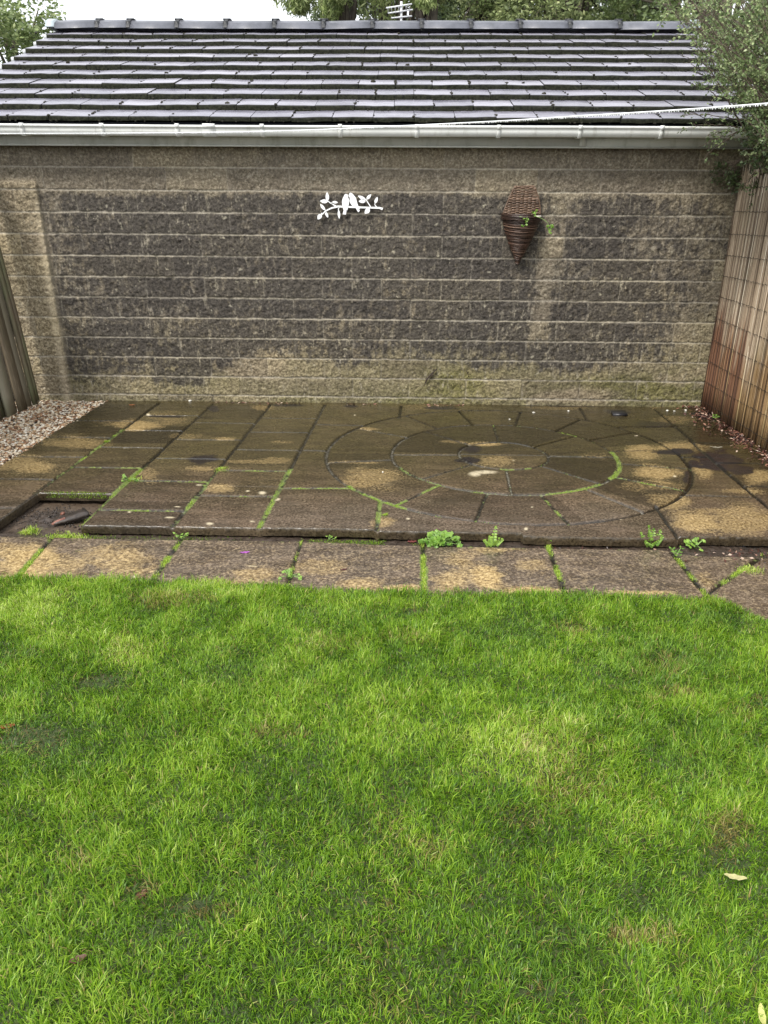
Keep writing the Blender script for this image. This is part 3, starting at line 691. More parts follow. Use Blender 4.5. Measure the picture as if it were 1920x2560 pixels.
def blades(N, px_, py_, pz_, length, width, lean, az, extra, bend=.5, seed=0):
    """N curved grass blades, 5 vertices each"""
    r = np.random.default_rng(seed)
    d = np.stack([cos_(az), sin_(az), np.zeros(N)], -1); side = np.stack([-sin_(az), cos_(az), np.zeros(N)], -1)
    # twist the blade's width a little so that not all of them face the lean
    tw = r.uniform(-.9, .9, N)[:, None]; side = side * cos_(tw) + d * sin_(tw)
    B = np.stack([px_, py_, pz_], -1)
    l1 = lean * (1 - bend); l2 = np.minimum(lean * (1 + bend), 1.65)
    up_ = np.array([0, 0, 1.])
    M = B + length[:, None] * .5 * (cos_(l1)[:, None] * up_ + sin_(l1)[:, None] * d)
    Tp = M + length[:, None] * .5 * (cos_(l2)[:, None] * up_ + sin_(l2)[:, None] * d)
    w_ = width[:, None] * .5
    V = np.stack([B - side * w_, B + side * w_, M - side * w_ * .85, M + side * w_ * .85, Tp], 1).reshape(-1, 3)
    b = (np.arange(N) * 5)[:, None]
    T = np.concatenate([b + np.array([[0, 1, 3]]), b + np.array([[0, 3, 2]]), b + np.array([[2, 3, 4]])])
    return V, T, {k: np.repeat(v, 5) for k, v in extra.items()}

grm = NM('grass_blade', .42, .38)
tn = grm.attr('tint'); 
c = grm.ramp(tn, (0, (.036, .092, .006)), (.30, (.125, .265, .014)), (.6, (.29, .47, .030)), (.85, (.47, .61, .085)), (1, (.62, .70, .26)))
blu = grm.mix(grm.math('MULTIPLY', grm.attr('blue'), .6), c, grm.ramp(tn, (0, (.055, .13, .03)), (.5, (.20, .34, .085)), (1, (.50, .62, .32))))
c = grm.mix(grm.attr('straw'), blu, grm.ramp(tn, (0, (.13, .085, .03)), (.5, (.38, .29, .11)), (1, (.62, .52, .27))))
grm.col(c); grm.translucent(c, .42)
area = [(-2.5, 2.15), (.55, 3.03)]
Nc = 880000
gx_ = rng.uniform(-3.2, 2.15, Nc); gy_ = rng.uniform(.30, 3.02, Nc)
e_ = lawn_edge(gx_) + .06 * (fbm(gx_ * 6, gx_ * 0, seed=1, oct=3) - .5) + .016 * rng.normal(0, 1, Nc)
keep = (gy_ < e_) & ((np.abs(gx_ + .02 * gy_) < .55 + gy_ * .56) | (rng.random(Nc) < .5))
hol = ellipses(gx_, gy_, HOLLOW, PZ, seed=101, ragged=.8)
dens = .55 + .55 * fbm(gx_ * 6, gy_ * 6, seed=81, oct=3); keep &= rng.random(Nc) < dens * 1.25 * (1 - .68 * hol)
gx_, gy_, hol = gx_[keep], gy_[keep], hol[keep]; N = len(gx_)
clump = fbm(gx_ * 9, gy_ * 9, seed=82, oct=3); cl2 = fbm(gx_ * 3, gy_ * 3, seed=83, oct=3)
dryg = ellipses(gx_, gy_, DRYG, PZ, seed=102, ragged=.8); yel = ellipses(gx_, gy_, YELG, PZ, seed=103, ragged=.8); blg = .6 * ellipses(gx_, gy_, BLUG, PZ, seed=104, ragged=.7)
az = (fbm(gx_ * 11, gy_ * 11, seed=84, oct=2) * 5 * pi) + rng.normal(0, 1.3, N)
lean = np.clip(rng.normal(.72, .38, N) + .5 * hol, .05, 1.35)
length = np.clip(rng.normal(.0265, .0080, N) * (.40 + 1.30 * clump), .014, .075)
width = np.clip(rng.normal(.0025, .0007, N), .0014, .0052)
tint = np.clip(.38 + rng.normal(0, .19, N) + .45 * (clump - .5) + .30 * (cl2 - .5) + .34 * yel - .30 * hol - .10 * blg, 0, 1)
straw = np.clip((rng.random(N) < (.05 + .85 * dryg + .30 * hol)).astype(float) * rng.uniform(.5, 1, N), 0, 1)
blue = np.clip(blg + rng.normal(0, .25, N), 0, 1)
V, T, ex = blades(N, gx_, gy_, lawn_z(gx_, gy_), length, width, lean, az, dict(tint=tint, straw=straw, blue=blue), .5, 3)
grass = mk('grass', V, T, grm.m, None, ex); tag(grass, 'short wet lawn grass, bright green with yellow and straw coloured patches', 'grass', kind='stuff')
print('grass blades', N)

# ---------- moss and fine grass growing in the joints and in the strip before the patio
mV = MB()
def tufts(xc, yc, zc, L=.014, W=.0022, seed=1, tint_=.6, lean_=.7):
    n_ = len(xc); r = np.random.default_rng(seed)
    V, T, ex = blades(n_, xc, yc, zc, np.clip(r.normal(L, L * .3, n_), .003, .08), np.clip(r.normal(W, W * .25, n_), .0008, .005), np.clip(r.normal(lean_, .35, n_), 0, 1.4), r.uniform(0, 2 * pi, n_),
                      dict(tint=np.clip(r.normal(tint_, .16, n_), 0, 1), straw=(r.random(n_) < .08) * .8, blue=np.zeros(n_)), .5, seed)
    mV.add(V, T, None, **ex)
sd_ = 200
for pts, wd, ms, pale in J:
    if ms < .12: continue
    for a, b in zip(pts[:-1], pts[1:]):
        L_ = math.hypot(b[0] - a[0], b[1] - a[1]); n_ = int(L_ * 1500 * ms)
        if n_ < 1: continue
        t = rng.random(n_); x = a[0] + (b[0] - a[0]) * t + rng.normal(0, wd * .7 + .002, n_); y = a[1] + (b[1] - a[1]) * t + rng.normal(0, wd * .7 + .002, n_)
        m2 = rng.random(n_) < sst(.40, .85, vnoise(x * 14, y * 14, seed=33) * (.5 + ms * .6))
        m2 &= ~((y < 3.9) & (x > -2.02) & (x < -1.60)); sd_ += 1
        if m2.sum(): tufts(x[m2], y[m2], np.full(m2.sum(), -.006), .009, .002, sd_, .62)
for pts, wd, ms in PJ:
    for a, b in zip(pts[:-1], pts[1:]):
        L_ = math.hypot(b[0] - a[0], b[1] - a[1]); n_ = int(L_ * 3800 * ms * (wd / .011)); t = rng.random(n_)
        x = a[0] + (b[0] - a[0]) * t + rng.normal(0, wd * .7, n_); y = a[1] + (b[1] - a[1]) * t + rng.normal(0, wd * .7, n_)
        m2 = (rng.random(n_) < sst(.3, .8, vnoise(x * 13, y * 13, seed=37) * (.4 + ms * .7))) & (y > 2.85); sd_ += 1
        if m2.sum(): tufts(x[m2], y[m2], np.full(m2.sum(), PZ - .006), .012, .0022, sd_, .72)
# strip between path and patio
n_ = 34000
x = rng.uniform(-1.75, 2.3, n_); y = rng.uniform(3.32, 3.45, n_)
d_ = fbm(x * 4, y * 12, seed=46, oct=3) + .04 * sst(.8, -1.4, x) - .22 * sst(.55, .9, x) + .15 * np.exp(-((x + .2) / .25) ** 2) + .22 * np.exp(-((x + 1.5) / .2) ** 2) * sst(3.47, 3.40, y)
m2 = rng.random(n_) < sst(.43, .66, d_) * .85; m2 &= y < np.where(x < .6, 3.44, 3.39)
tufts(x[m2], y[m2], np.full(m2.sum(), -.062), .011, .0022, 900, .42)
n_ = 3000   # moss rim of the hole
x = rng.uniform(-2.0, -1.6, n_); y = np.full(n_, 3.885) + rng.normal(0, .006, n_); z = rng.uniform(-.03, .002, n_)
m2 = rng.random(n_) < sst(.4, .6, vnoise(x * 12, x * 0, seed=48)); tufts(x[m2], y[m2], z[m2], .008, .002, 901, .5)
def clumpg(px, py, z, rad, n_, L, seed, ti=.7, ln=.7):
    c0 = G(px, py, z); r = np.random.default_rng(seed)
    tufts(c0[0] + r.normal(0, rad, n_), c0[1] + r.normal(0, rad * .6, n_), np.full(n_, z), L, .0026, seed, ti, ln)
clumpg(70, 1335, -.062, .022, 130, .045, 910, .75, 1.0); clumpg(550, 1174, -.004, .02, 160, .016, 911); clumpg(325, 1201, -.004, .02, 120, .018, 912, .7)
clumpg(1870, 1430, PZ - .005, .03, 260, .02, 913, .85); clumpg(150, 1350, -.06, .06, 900, .016, 914, .75); clumpg(175, 1385, -.06, .025, 400, .014, 915, .75); clumpg(70, 1115, -.02, .02, 0, .02, 916)
clumpg(960, 1290, -.004, .008, 150, .014, 917); clumpg(263, 1105, -.004, .012, 90, .012, 918); clumpg(1300, 1400, -.05, .01, 0, .02, 919)
mo = mV.build('moss', grm.m); tag(mo, 'bright moss and fine grass growing in the paving joints and strip', 'moss', kind='stuff')

# ---------- gravel border at the left, beside the fence
def pebbles(xc, yc, zc, sz, name, mat, seed, flat=.6):
    r = np.random.default_rng(seed); n_ = len(xc)
    ph = (1 + sqrt(5)) / 2
    ico = np.array([(-1, ph, 0), (1, ph, 0), (-1, -ph, 0), (1, -ph, 0), (0, -1, ph), (0, 1, ph), (0, -1, -ph), (0, 1, -ph), (ph, 0, -1), (ph, 0, 1), (-ph, 0, -1), (-ph, 0, 1)]) / 1.9
    fi = np.array([(0, 11, 5), (0, 5, 1), (0, 1, 7), (0, 7, 10), (0, 10, 11), (1, 5, 9), (5, 11, 4), (11, 10, 2), (10, 7, 6), (7, 1, 8), (3, 9, 4), (3, 4, 2), (3, 2, 6), (3, 6, 8), (3, 8, 9), (4, 9, 5), (2, 4, 11), (6, 2, 10), (8, 6, 7), (9, 8, 1)])
    V = ico[None] * (1 + r.normal(0, .13, (n_, 12, 1)))
    V = V * np.stack([sz * r.uniform(.7, 1.3, n_), sz * r.uniform(.6, 1.1, n_), sz * flat * r.uniform(.6, 1.1, n_)], -1)[:, None, :]
    a = r.uniform(0, 2 * pi, n_); b = r.normal(0, .4, n_)
    x, y, z = V[..., 0].copy(), V[..., 1].copy(), V[..., 2].copy()
    y, z = y * cos_(b)[:, None] - z * sin_(b)[:, None], y * sin_(b)[:, None] + z * cos_(b)[:, None]
    x, y = x * cos_(a)[:, None] - y * sin_(a)[:, None], x * sin_(a)[:, None] + y * cos_(a)[:, None]
    V = np.stack([x + xc[:, None], y + yc[:, None], z + zc[:, None]], -1).reshape(-1, 3)
    T = (fi[None] + (np.arange(n_) * 12)[:, None, None]).reshape(-1, 3)
    return mk(name, V, T, mat, None, dict(tint=np.repeat(r.random(n_), 12)), True)
sm = NM('mixed_gravel', .35, .5)
sm.col(sm.mix(sm.maprange(sm.noise(60, 3), .3, .7, 0, .35), sm.ramp(sm.attr('tint'), (0, (.06, .035, .022)), (.20, (.28, .13, .06)), (.38, (.46, .30, .16)), (.62, (.62, .54, .40)), (1, (.80, .76, .66))), (.35, .24, .15)))
n_ = 9000
x = rng.uniform(-3.15, -2.36, n_); y = rng.uniform(4.1, 5.98, n_)
m2 = x < (U0 + SHEAR * (y - 3.45) + .006 + .012 * rng.normal(0, 1, n_)); x, y = x[m2], y[m2]
z = -.012 + rng.uniform(-.012, .010, len(x)) + .02 * (fbm(x * 5, y * 5, seed=3) - .5)
gv = pebbles(x, y, z, np.random.default_rng(4).uniform(.008, .015, len(x)), 'gravel', sm.m, 7); tag(gv, 'wet white and tan gravel between wooden fence and patio', 'gravel', kind='stuff')
mb_ = MB().box((-3.25, 3.9, -.1), (U0 + .02, 5.99, -.018)); x = rng.normal(-1.84, .10, 420); y = rng.normal(3.66, .075, 420); z = -.062 + .03 * np.exp(-((x + 1.84) / .1) ** 2 - ((y - 3.66) / .08) ** 2) * rng.random(420)
mcl = pebbles(x, y, z, np.random.default_rng(8).uniform(.002, .008, 420), 'mud_clods', simple('mud_clod', (.030, .022, .017), .35, .4, 60, .002), 17, .8); tag(mcl, 'dark wet clods of mud heaped in the hole of the missing slab', 'mud', kind='stuff')
gb = mb_.build('gravel_bed', simple('gravel_bed_soil', (.05, .035, .025), .8, .4, 40)); tag(gb, kind='structure')
#@@NEXT
# ================================================================== FENCES
# left close-board fence
wdm = NM('weathered_timber', .75); P = wdm.pos()
g1 = wdm.noise(70, 4, .65, wdm.scale(P, (1, 1, .05))); g2_ = wdm.noise(6, 4, .6, wdm.scale(P, (1, 1, .4)))
c = wdm.ramp(g1, (.3, (.055, .038, .022)), (.55, (.13, .095, .055)), (.75, (.24, .20, .14)))
c = wdm.mix(wdm.math('MULTIPLY', wdm.maprange(g2_, .42, .62), wdm.attr('algae')), c, (.10, .115, .045))
c = wdm.mix(wdm.attr('pale'), c, (.36, .33, .25))
wdm.col(c); wdm.bump(g1, .0010, .6)
fence = empty('wooden_fence', (-2.9, 5.0, 0)); tag(fence, 'weathered brown board fence with green algae left of the gravel', 'fence')
fc = []
y = 5.875; i = 0
bw = [.035, .045, .11, .10, .05, .12, .11, .12, .11, .12, .12, .11, .12, .12, .11, .12, .12, .12] + [.12, .115] * 9
for i, b in enumerate(bw):
    m_ = MB(); xb = -2.915 - .10 * min(5.84 - y, 1.5) + (.018 if i % 2 else -.008) + (.03 if i == 0 else 0); ht = 1.84 + rng.normal(0, .015)
    nzv = 14; zs_ = np.linspace(.0 if i else .02, ht, nzv); th = .018; ln = -.088 + rng.normal(0, .004); tw = rng.normal(0, .003) + .005
    rows_ = []
    for z in zs_:
        wv = .003 * sin(z * 3 + i); x_ = xb + ln * z + wv; y1 = y + .03 * sin(z * 1.1) * .2
        rows_.append([(x_ + tw, y1 - .002, z), (x_ + tw - th, y1, z), (x_ - tw - th, y1 - b, z), (x_ - tw, y1 - b + .002, z)])
    V = np.array(rows_).reshape(-1, 3); Q = []
    for q in range(nzv - 1):
        for s_ in range(4): Q.append((q * 4 + s_, q * 4 + (s_ + 1) % 4, q * 4 + 4 + (s_ + 1) % 4, q * 4 + 4 + s_))
    Q.append(tuple(np.array([0, 3, 2, 1]))); Q.append(tuple(np.array([0, 1, 2, 3]) + (nzv - 1) * 4))
    pale = np.tile([.55 if i % 3 == 2 else .1] * 4, nzv); 
    m_.add(V, None, Q, algae=[1., .8, .25, .2, .9][i % 5], pale=pale); fc.append(m_.build('board', wdm.m)); y -= b * .86 + (.012 if i in (1, 3) else 0)
m_ = MB()
for z in (.35, 1.5): fc.append(MB().box((-3.145 - .088 * z, 2.2, z), (-3.10 - .088 * z, 5.86, z + .08), algae=.4, pale=0).build('rail', wdm.m))
m_ = MB().box((-3.27, 5.80, 0), (-3.18, 5.89, 1.86), algae=.8, pale=0); fc.append(m_.build('post', wdm.m))
reparent_keep(fc, fence)

# right: reed screen wired to a plain fence
RX = 2.388
bf = empty('timber_fence', (2.46, 4.5, 0)); tag(bf, 'brown timber fence hidden behind the reed screen, its rail just showing on top', 'fence')
fc = []
fc.append(MB().box((2.425, 1.1, 1.655), (2.47, 5.98, 1.735), algae=.6, pale=.5).build('rail', wdm.m)); fc.append(MB().box((2.425, 1.1, .35), (2.47, 5.98, .43), algae=.5, pale=0).build('rail', wdm.m))
for yy in (1.2, 2.75, 4.3, 5.9): fc.append(MB().box((2.475, yy - .05, 0), (2.56, yy + .05, 1.72), algae=.6, pale=.1).build('post', wdm.m))
m_ = MB()
for q in range(38): m_.box((2.400, 1.15 + q * .127, .02), (2.418, 1.15 + q * .127 + .122, 1.66 + rng.normal(0, .004)), algae=.5, pale=0)
fc.append(m_.build('panel', wdm.m)); reparent_keep(fc, bf)

reed = empty('reed_screen', (RX, 4.5, 0)); tag(reed, 'split reed screening, pale above and rusty brown below, standing right of the patio', 'screen')
rd = NM('reed', .6); P = rd.pos()
bands = rd.noise(26, 4, .65, rd.scale(P, (1, 1, .25)))
lowf = rd.attr('low')
cp = rd.ramp(rd.attr('tint'), (0, (.12, .085, .055)), (.4, (.34, .26, .18)), (.75, (.50, .41, .30)), (1, (.68, .60, .47)))
cr = rd.ramp(rd.attr('tint'), (0, (.045, .022, .014)), (.45, (.16, .075, .042)), (.8, (.28, .15, .08)), (1, (.44, .33, .17)))
cy_ = rd.ramp(rd.attr('tint'), (0, (.07, .045, .02)), (.5, (.28, .19, .075)), (1, (.52, .40, .20)))
rm_ = rd.math('ADD', lowf, rd.math('MULTIPLY', rd.math('SUBTRACT', bands, .5), .9))
c = rd.mix(rd.maprange(rm_, .3, .75), cp, rd.mix(rd.attr('yel'), cr, cy_))
c = rd.mix(rd.math('MULTIPLY', rd.maprange(rd.noise(3, 3), .55, .75), .15), c, (.16, .18, .06))
rd.col(c); rd.bump(rd.noise(60, 4, .6, rd.scale(P, (1, 1, .15))), .003)
mR = MB(); mR2 = MB(); nre = 0
y = 6.02
wires_z = [.07 + .155 * q for q in range(11)]
while y > 1.3:
    lay = nre % 3; nre += 1
    x_ = RX - .004 * lay + rng.normal(0, .0025); rr_ = float(np.clip(rng.normal(.0034, .0011), .0014, .006))
    top = 1.70 + .02 * sin(y * 2.2) + rng.normal(0, .022) - (.12 if rng.random() < .05 else 0)
    zs_ = np.linspace(.0 if y < 5.7 else .01, top, 9); wob = rng.normal(0, .0018, 9).cumsum() * .8; wob -= wob[0]; ln = rng.normal(0, .004)
    pts = np.stack([x_ + wob * .5 + .003 * np.sin(y * 3 + zs_ * 2.2), y + wob + ln * zs_ * 2, zs_], -1)
    yl = sst(5.42, 5.30, y) * .6 + .06 * sin(y * 21)
    low = np.clip((1.12 + .25 * sin(y * 3.1) + .35 * (vnoise(y * 30, 0., seed=8) - .5) - .25 * yl - zs_) / .55, 0, 1) * (1 - .35 * yl)
    mR.tube(pts, rr_, 5, tint=float(np.clip(rng.normal(.50, .20) - .18 * (lay == 2) + .7 * (vnoise(y * 130, 0., seed=6) - .5) + .25 * (vnoise(y * 25, 0., seed=7) - .5), 0, 1)), low=np.repeat(low, 5), yel=max(0, min(1, yl)))
    y -= rr_ * 1.35 + (.004 if rng.random() < .02 else 0)
rch = [mR.build('reeds', rd.m, None, True)]
wim = simple('tie_wire', (.03, .025, .02), .5)
for z in wires_z:
    ys_ = np.arange(6.0, 1.3, -.012); m_ = MB()
    m_.tube(np.stack([RX - .0145 + .0025 * np.sin(ys_ * 180) + 0 * ys_, ys_, z + .012 * np.sin(ys_ * 1.7 + z * 5) + .003 * np.sin(ys_ * 95)], -1), .0017, 4)
    rch.append(m_.build('wire', wim))
reparent_keep(rch, reed)

# ================================================================== WALL ORNAMENTS
whm = simple('white_painted_steel', (.84, .86, .88), .35, .03)
orn = empty('wall_ornament', (.0, 5.965, 1.48)); 
tag(orn, 'white metal silhouette of two birds on a leafy branch hung on the block wall', 'ornament')
OY = 5.962
def zp(x, y): p = WP(780 + x / 8.295, 460 + y / 8.295, OY); return (p[0], p[2])
def plate(poly, name, dy=0):
    """flat cut-out with real thickness"""
    me = bpy.data.meshes.new(name); import bmesh
    bm = bmesh.new(); pts = [zp(*q) for q in poly]
    vs = [bm.verts.new((a, OY + dy, b)) for a, b in pts]; f = bm.faces.new(vs)
    r = bmesh.ops.extrude_face_region(bm, geom=[f]); 
    for v in [g for g in r['geom'] if isinstance(g, bmesh.types.BMVert)]: v.co.y += .003
    bmesh.ops.triangulate(bm, faces=bm.faces[:]); bmesh.ops.recalc_face_normals(bm, faces=bm.faces[:])
    bm.to_mesh(me); bm.free(); me.materials.append(whm); o = bpy.data.objects.new(name, me); COL.objects.link(o); return o
def ribbon(pts, ws):
    P_ = np.array(pts, float); T_ = np.gradient(P_, axis=0); T_ /= np.linalg.norm(T_, axis=1)[:, None]; Nn = np.stack([-T_[:, 1], T_[:, 0]], -1)
    ws = np.array(ws)[:, None] / 2
    return [tuple(q) for q in P_ + Nn * ws] + [tuple(q) for q in (P_ - Nn * ws)[::-1]]
def leafpoly(b, t, w_):
    b = np.array(b, float); t = np.array(t, float); d = t - b; n_ = np.array([-d[1], d[0]]) / np.linalg.norm(d)
    q = []
    for s_, sg in ((.08, 1), (.25, 1), (.45, 1), (.65, 1), (.85, 1), (1., 0), (.85, -1), (.65, -1), (.45, -1), (.25, -1), (.08, -1)):
        wd = w_ / 2 * math.sin(pi * min(1, s_) ** .8) ** .8 if 0 < s_ < 1 else 0
        q.append(tuple(b + d * s_ + n_ * sg * wd))
    return [tuple(b)] + q
oc_ = [plate([(700, 203), (735, 213), (757, 243), (737, 262), (760, 300), (773, 360), (766, 420), (747, 480), (735, 545), (718, 528), (703, 636), (636, 626), (655, 545), (640, 480), (628, 430), (620, 370), (633, 305), (662, 250), (678, 215)], 'bird', -.003),
       plate([(790, 178), (830, 190), (862, 225), (905, 280), (926, 340), (941, 400), (966, 468), (1002, 512), (975, 512), (990, 548), (968, 586), (938, 560), (908, 500), (890, 458), (840, 455), (800, 410), (778, 350), (786, 290), (772, 262), (762, 272), (763, 215)], 'bird', -.003)]
br = plate(ribbon([(195, 645), (280, 560), (400, 500), (540, 465), (640, 470), (800, 475), (950, 482), (1200, 490), (1330, 492), (1400, 496), (1466, 518)], [16, 26, 30, 40, 38, 40, 36, 34, 38, 40, 46]), 'branch'); oc_.append(br)
for p_, w_ in (([(500, 460), (390, 400), (325, 350), (318, 310)], [26, 20, 16, 12]), ([(420, 425), (402, 395), (432, 368)], [14, 14, 12]), ([(570, 480), (545, 512), (553, 560)], [20, 18, 14]), ([(1220, 482), (1130, 340), (1085, 290)], [22, 18, 12]), ([(1137, 345), (1140, 300)], [12, 12]),
               ([(1345, 485), (1302, 430), (1308, 385)], [20, 14, 12]), ([(1210, 495), (1150, 528)], [18, 14]), ([(290, 560), (290, 600)], [14, 12]), ([(210, 600), (170, 660)], [20, 16]), ([(290, 545), (250, 535)], [16, 12])):
    o = plate(ribbon(p_, w_), 'twig', .0012); oc_.append(o)
for b_, t_, w_ in (((322, 350), (312, 165), 74), ((325, 365), (165, 352), 84), ((425, 372), (540, 384), 54), ((268, 540), (168, 412), 62), ((188, 625), (120, 735), 92), ((285, 585), (332, 698), 56), ((553, 545), (565, 722), 54), ((1105, 322), (950, 242), 66), ((1112, 350), (968, 360), 88), ((1133, 315), (1228, 212), 66), ((1308, 400), (1357, 266), 64), ((1190, 512), (1095, 615), 100)):
    oc_.append(plate(leafpoly(b_, t_, w_), 'leaf', -.001))
oc_.append(MB().tube([(zp(560, 480)[0], OY, zp(560, 480)[1]), (zp(560, 480)[0], 6.0, zp(560, 480)[1])], .003, 8).build('mount_pin', whm)); oc_.append(MB().tube([(zp(1200, 490)[0], OY, zp(1200, 490)[1]), (zp(1200, 490)[0], 6.0, zp(1200, 490)[1])], .003, 8).build('mount_pin', whm))
reparent_keep(oc_, orn)

# wicker cone planter
wk = NM('wet_wicker', .38); P = wk.pos()
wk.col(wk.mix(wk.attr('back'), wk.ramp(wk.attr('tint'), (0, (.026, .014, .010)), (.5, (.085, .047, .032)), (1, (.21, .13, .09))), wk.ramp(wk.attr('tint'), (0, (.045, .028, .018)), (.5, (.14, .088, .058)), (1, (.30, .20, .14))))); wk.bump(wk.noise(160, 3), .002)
pc = WP(1304, 545, 5.86); plx = pc[0]
def pz(py, Y=5.95): return WP(1300, py, Y)[2]
ztop, zrim, ztip = pz(467), pz(538), pz(655, 5.93)
xa = WP(1220 + 310 / 8.295, 540, 5.93)[0]; xb = WP(1220 + 1085 / 8.295, 540, 5.93)[0]; xm = (xa + xb) / 2; hw = (xb - xa) / 2
xta = WP(1220 + 545 / 8.295, 467, 5.95)[0]; xtb = WP(1220 + 960 / 8.295, 467, 5.95)[0]
xtip = WP(1220 + 620 / 8.295, 655, 5.93)[0]
plant = empty('wicker_wall_planter', (xm, 5.95, zrim)); tag(plant, 'cone shaped brown wicker basket hanging on the stained block wall', 'planter')
pcN = []
mk_ = MB()
nb = 24
for q in range(nb):                               # woven back panel
    f = q / (nb - 1); z = zrim + (ztop - zrim) * f
    e_f = f ** 1.25
    a = xa + (xta - xa) * e_f; b = xb + (xtb - xb) * (f ** 1.9)
    for s_ in range(2):
        xs_ = np.linspace(a, b, 26); ph = (q % 2) * pi
        pts = np.stack([xs_, 5.940 + .006 * np.sin(xs_ * 110 + ph) + rng.normal(0, .001, 26), z + s_ * .0035 + rng.normal(0, .0016, 26).cumsum() * .35], -1)
        mk_.tube(pts, .0027 + rng.random() * .0012, 5, tint=float(np.clip(rng.normal(.5, .25), 0, 1)), back=1)
for sx_ in (0, 1):
    f = np.linspace(0, 1, 12); xs_ = (xa + (xta - xa) * f ** 1.25) if sx_ == 0 else (xb + (xtb - xb) * f ** 1.9)
    mk_.tube(np.stack([xs_, 5.938 + 0 * f, zrim + (ztop - zrim) * f], -1), .0055, 6, tint=.4, back=1)
for q in range(16):                               # loose ends on the top edge
    x_ = xta + (xtb - xta) * rng.random(); mk_.tube([(x_, 5.94, ztop - .01), (x_ + rng.normal(0, .006), 5.935, ztop + .004 + .008 * rng.random())], .002, 4, tint=.5, back=1)
pcN.append(mk_.build('back_panel', wk.m, None, True))
mk_ = MB(); nr = 30
for q in range(nr):                               # wound cone
    f = q / (nr - 1); z = zrim - .006 + (ztip - zrim) * f
    wdt = hw * (1 - f) ** .86 * (1 + .10 * sin(f * pi)) + .006; cx_ = xm + (xtip - xm) * f; dep = .15 * (1 - f) ** .9 + .012
    for s_ in range(3):
        th = np.linspace(0, pi, 22); jz = rng.normal(0, .0022, 22).cumsum() * .5; jr = 1 + rng.normal(0, .012) + .0 * th
        slope = .010 * np.sin(th * 1 + .5)
        pts = np.stack([cx_ + wdt * jr * cos_(th), 5.965 - dep * jr * sin_(th), z + s_ * .0045 + jz - slope], -1)
        mk_.tube(pts, .0028 + .0022 * rng.random(), 5, tint=float(np.clip(rng.normal(.45, .22) - (.28 if q < 5 else 0) + (.25 if rng.random() < .1 else 0), 0, 1)), back=0)
for th0 in np.linspace(.15, pi - .15, 9):
    f = np.linspace(0, 1, 10); wdt = hw * (1 - f) ** .86 * (1 + .10 * np.sin(f * pi)) + .004
    mk_.tube(np.stack([xm + (xtip - xm) * f + wdt * cos(th0), 5.967 - (.15 * (1 - f) ** .9 + .010) * sin(th0), zrim + (ztip - zrim) * f], -1), .003, 5, tint=.3, back=0)
mk_.tube([(xtip, 5.955, ztip + .03), (xtip + .002, 5.95, ztip - .018)], [.014, .006], 8, tint=.3, back=1)
pcN.append(mk_.build('basket_cone', wk.m, None, True))
th = np.linspace(0, pi, 30)
mk_ = MB()
for s_ in range(4): mk_.tube(np.stack([xm + (hw + .004 + .002 * (s_ % 2)) * cos_(th), 5.965 - .158 * sin_(th), zrim - .026 + .010 * s_ + .0015 * np.sin(th * 25 + s_ * 2)], -1), .0062, 6, tint=.08, back=0)
pcN.append(mk_.build('rim', wk.m, None, True))
som = simple('potting_moss', (.06, .055, .03), .9, .5, 90, .004)
mk_ = MB(); tt = np.linspace(0, pi, 24); V = [(xm, 5.955, zrim + .0)] + [(xm + hw * .97 * cos(t), 5.965 - .15 * sin(t), zrim - .008 + .006 * random.random()) for t in tt]
mk_.add(V, [(0, i + 1, i + 2) for i in range(23)]); pcN.append(mk_.build('soil', som))
lin = simple('torn_liner', (.62, .58, .50), .7)
q = [WP(1220 + a / 8.295, 440 + b / 8.295, 5.83) for a, b in ((830, 835), (900, 825), (1000, 822), (1100, 820), (1110, 850), (1060, 862), (1010, 835), (930, 850), (870, 862))]
mk_ = MB(); V = [tuple(p) for p in q] + [(p[0], p[1] + .004, p[2]) for p in q]; n_ = len(q)
mk_.add(V, [(0, i + 1, i) for i in range(1, n_ - 1)] + [(n_, n_ + i, n_ + i + 1) for i in range(1, n_ - 1)], [(i, (i + 1) % n_, n_ + (i + 1) % n_, n_ + i) for i in range(n_)]); pcN.append(mk_.build('liner', lin))
reparent_keep(pcN, plant)

# ---- leafy weeds
def leafmat(name, c0, c1, rough=.4, tl=.35):
    m = NM(name, rough); cc = m.ramp(m.attr('tint'), (0, c0), (1, c1)); m.col(cc); m.translucent(cc, tl); return m.m
weedm = leafmat('weed_leaf', (.08, .20, .02), (.32, .50, .09)); stemm = simple('weed_stem', (.20, .32, .09), .5)
def leaf_fan(mb, base, d, size, nrm, lobes=5, tint=.5, asp=.8, depth=.3):
    """a lobed leaf blade growing from base along d"""
    d = np.array(d, float); d /= np.linalg.norm(d); nrm = np.array(nrm, float); s_ = np.cross(d, nrm); s_ /= np.linalg.norm(s_) + 1e-9; up_ = np.cross(s_, d)
    c = np.array(base) + d * size * .45; k = lobes * 4; V = [c + up_ * size * .05]
    for i in range(k):
        a = -pi + 2 * pi * i / k; r = size * .55 * (1 - depth * (.5 + .5 * cos(lobes * a + pi * (lobes % 2 == 0)))) * (1 - .35 * (abs(a) > 2.6))
        V.append(c + d * r * cos(a) + s_ * r * asp * sin(a) - up_ * size * .12 * sin(a) ** 2)
    mb.add(V, [(0, 1 + i, 1 + (i + 1) % k) for i in range(k)], None, tint=float(np.clip(tint + rng.normal(0, .18), 0, 1)))
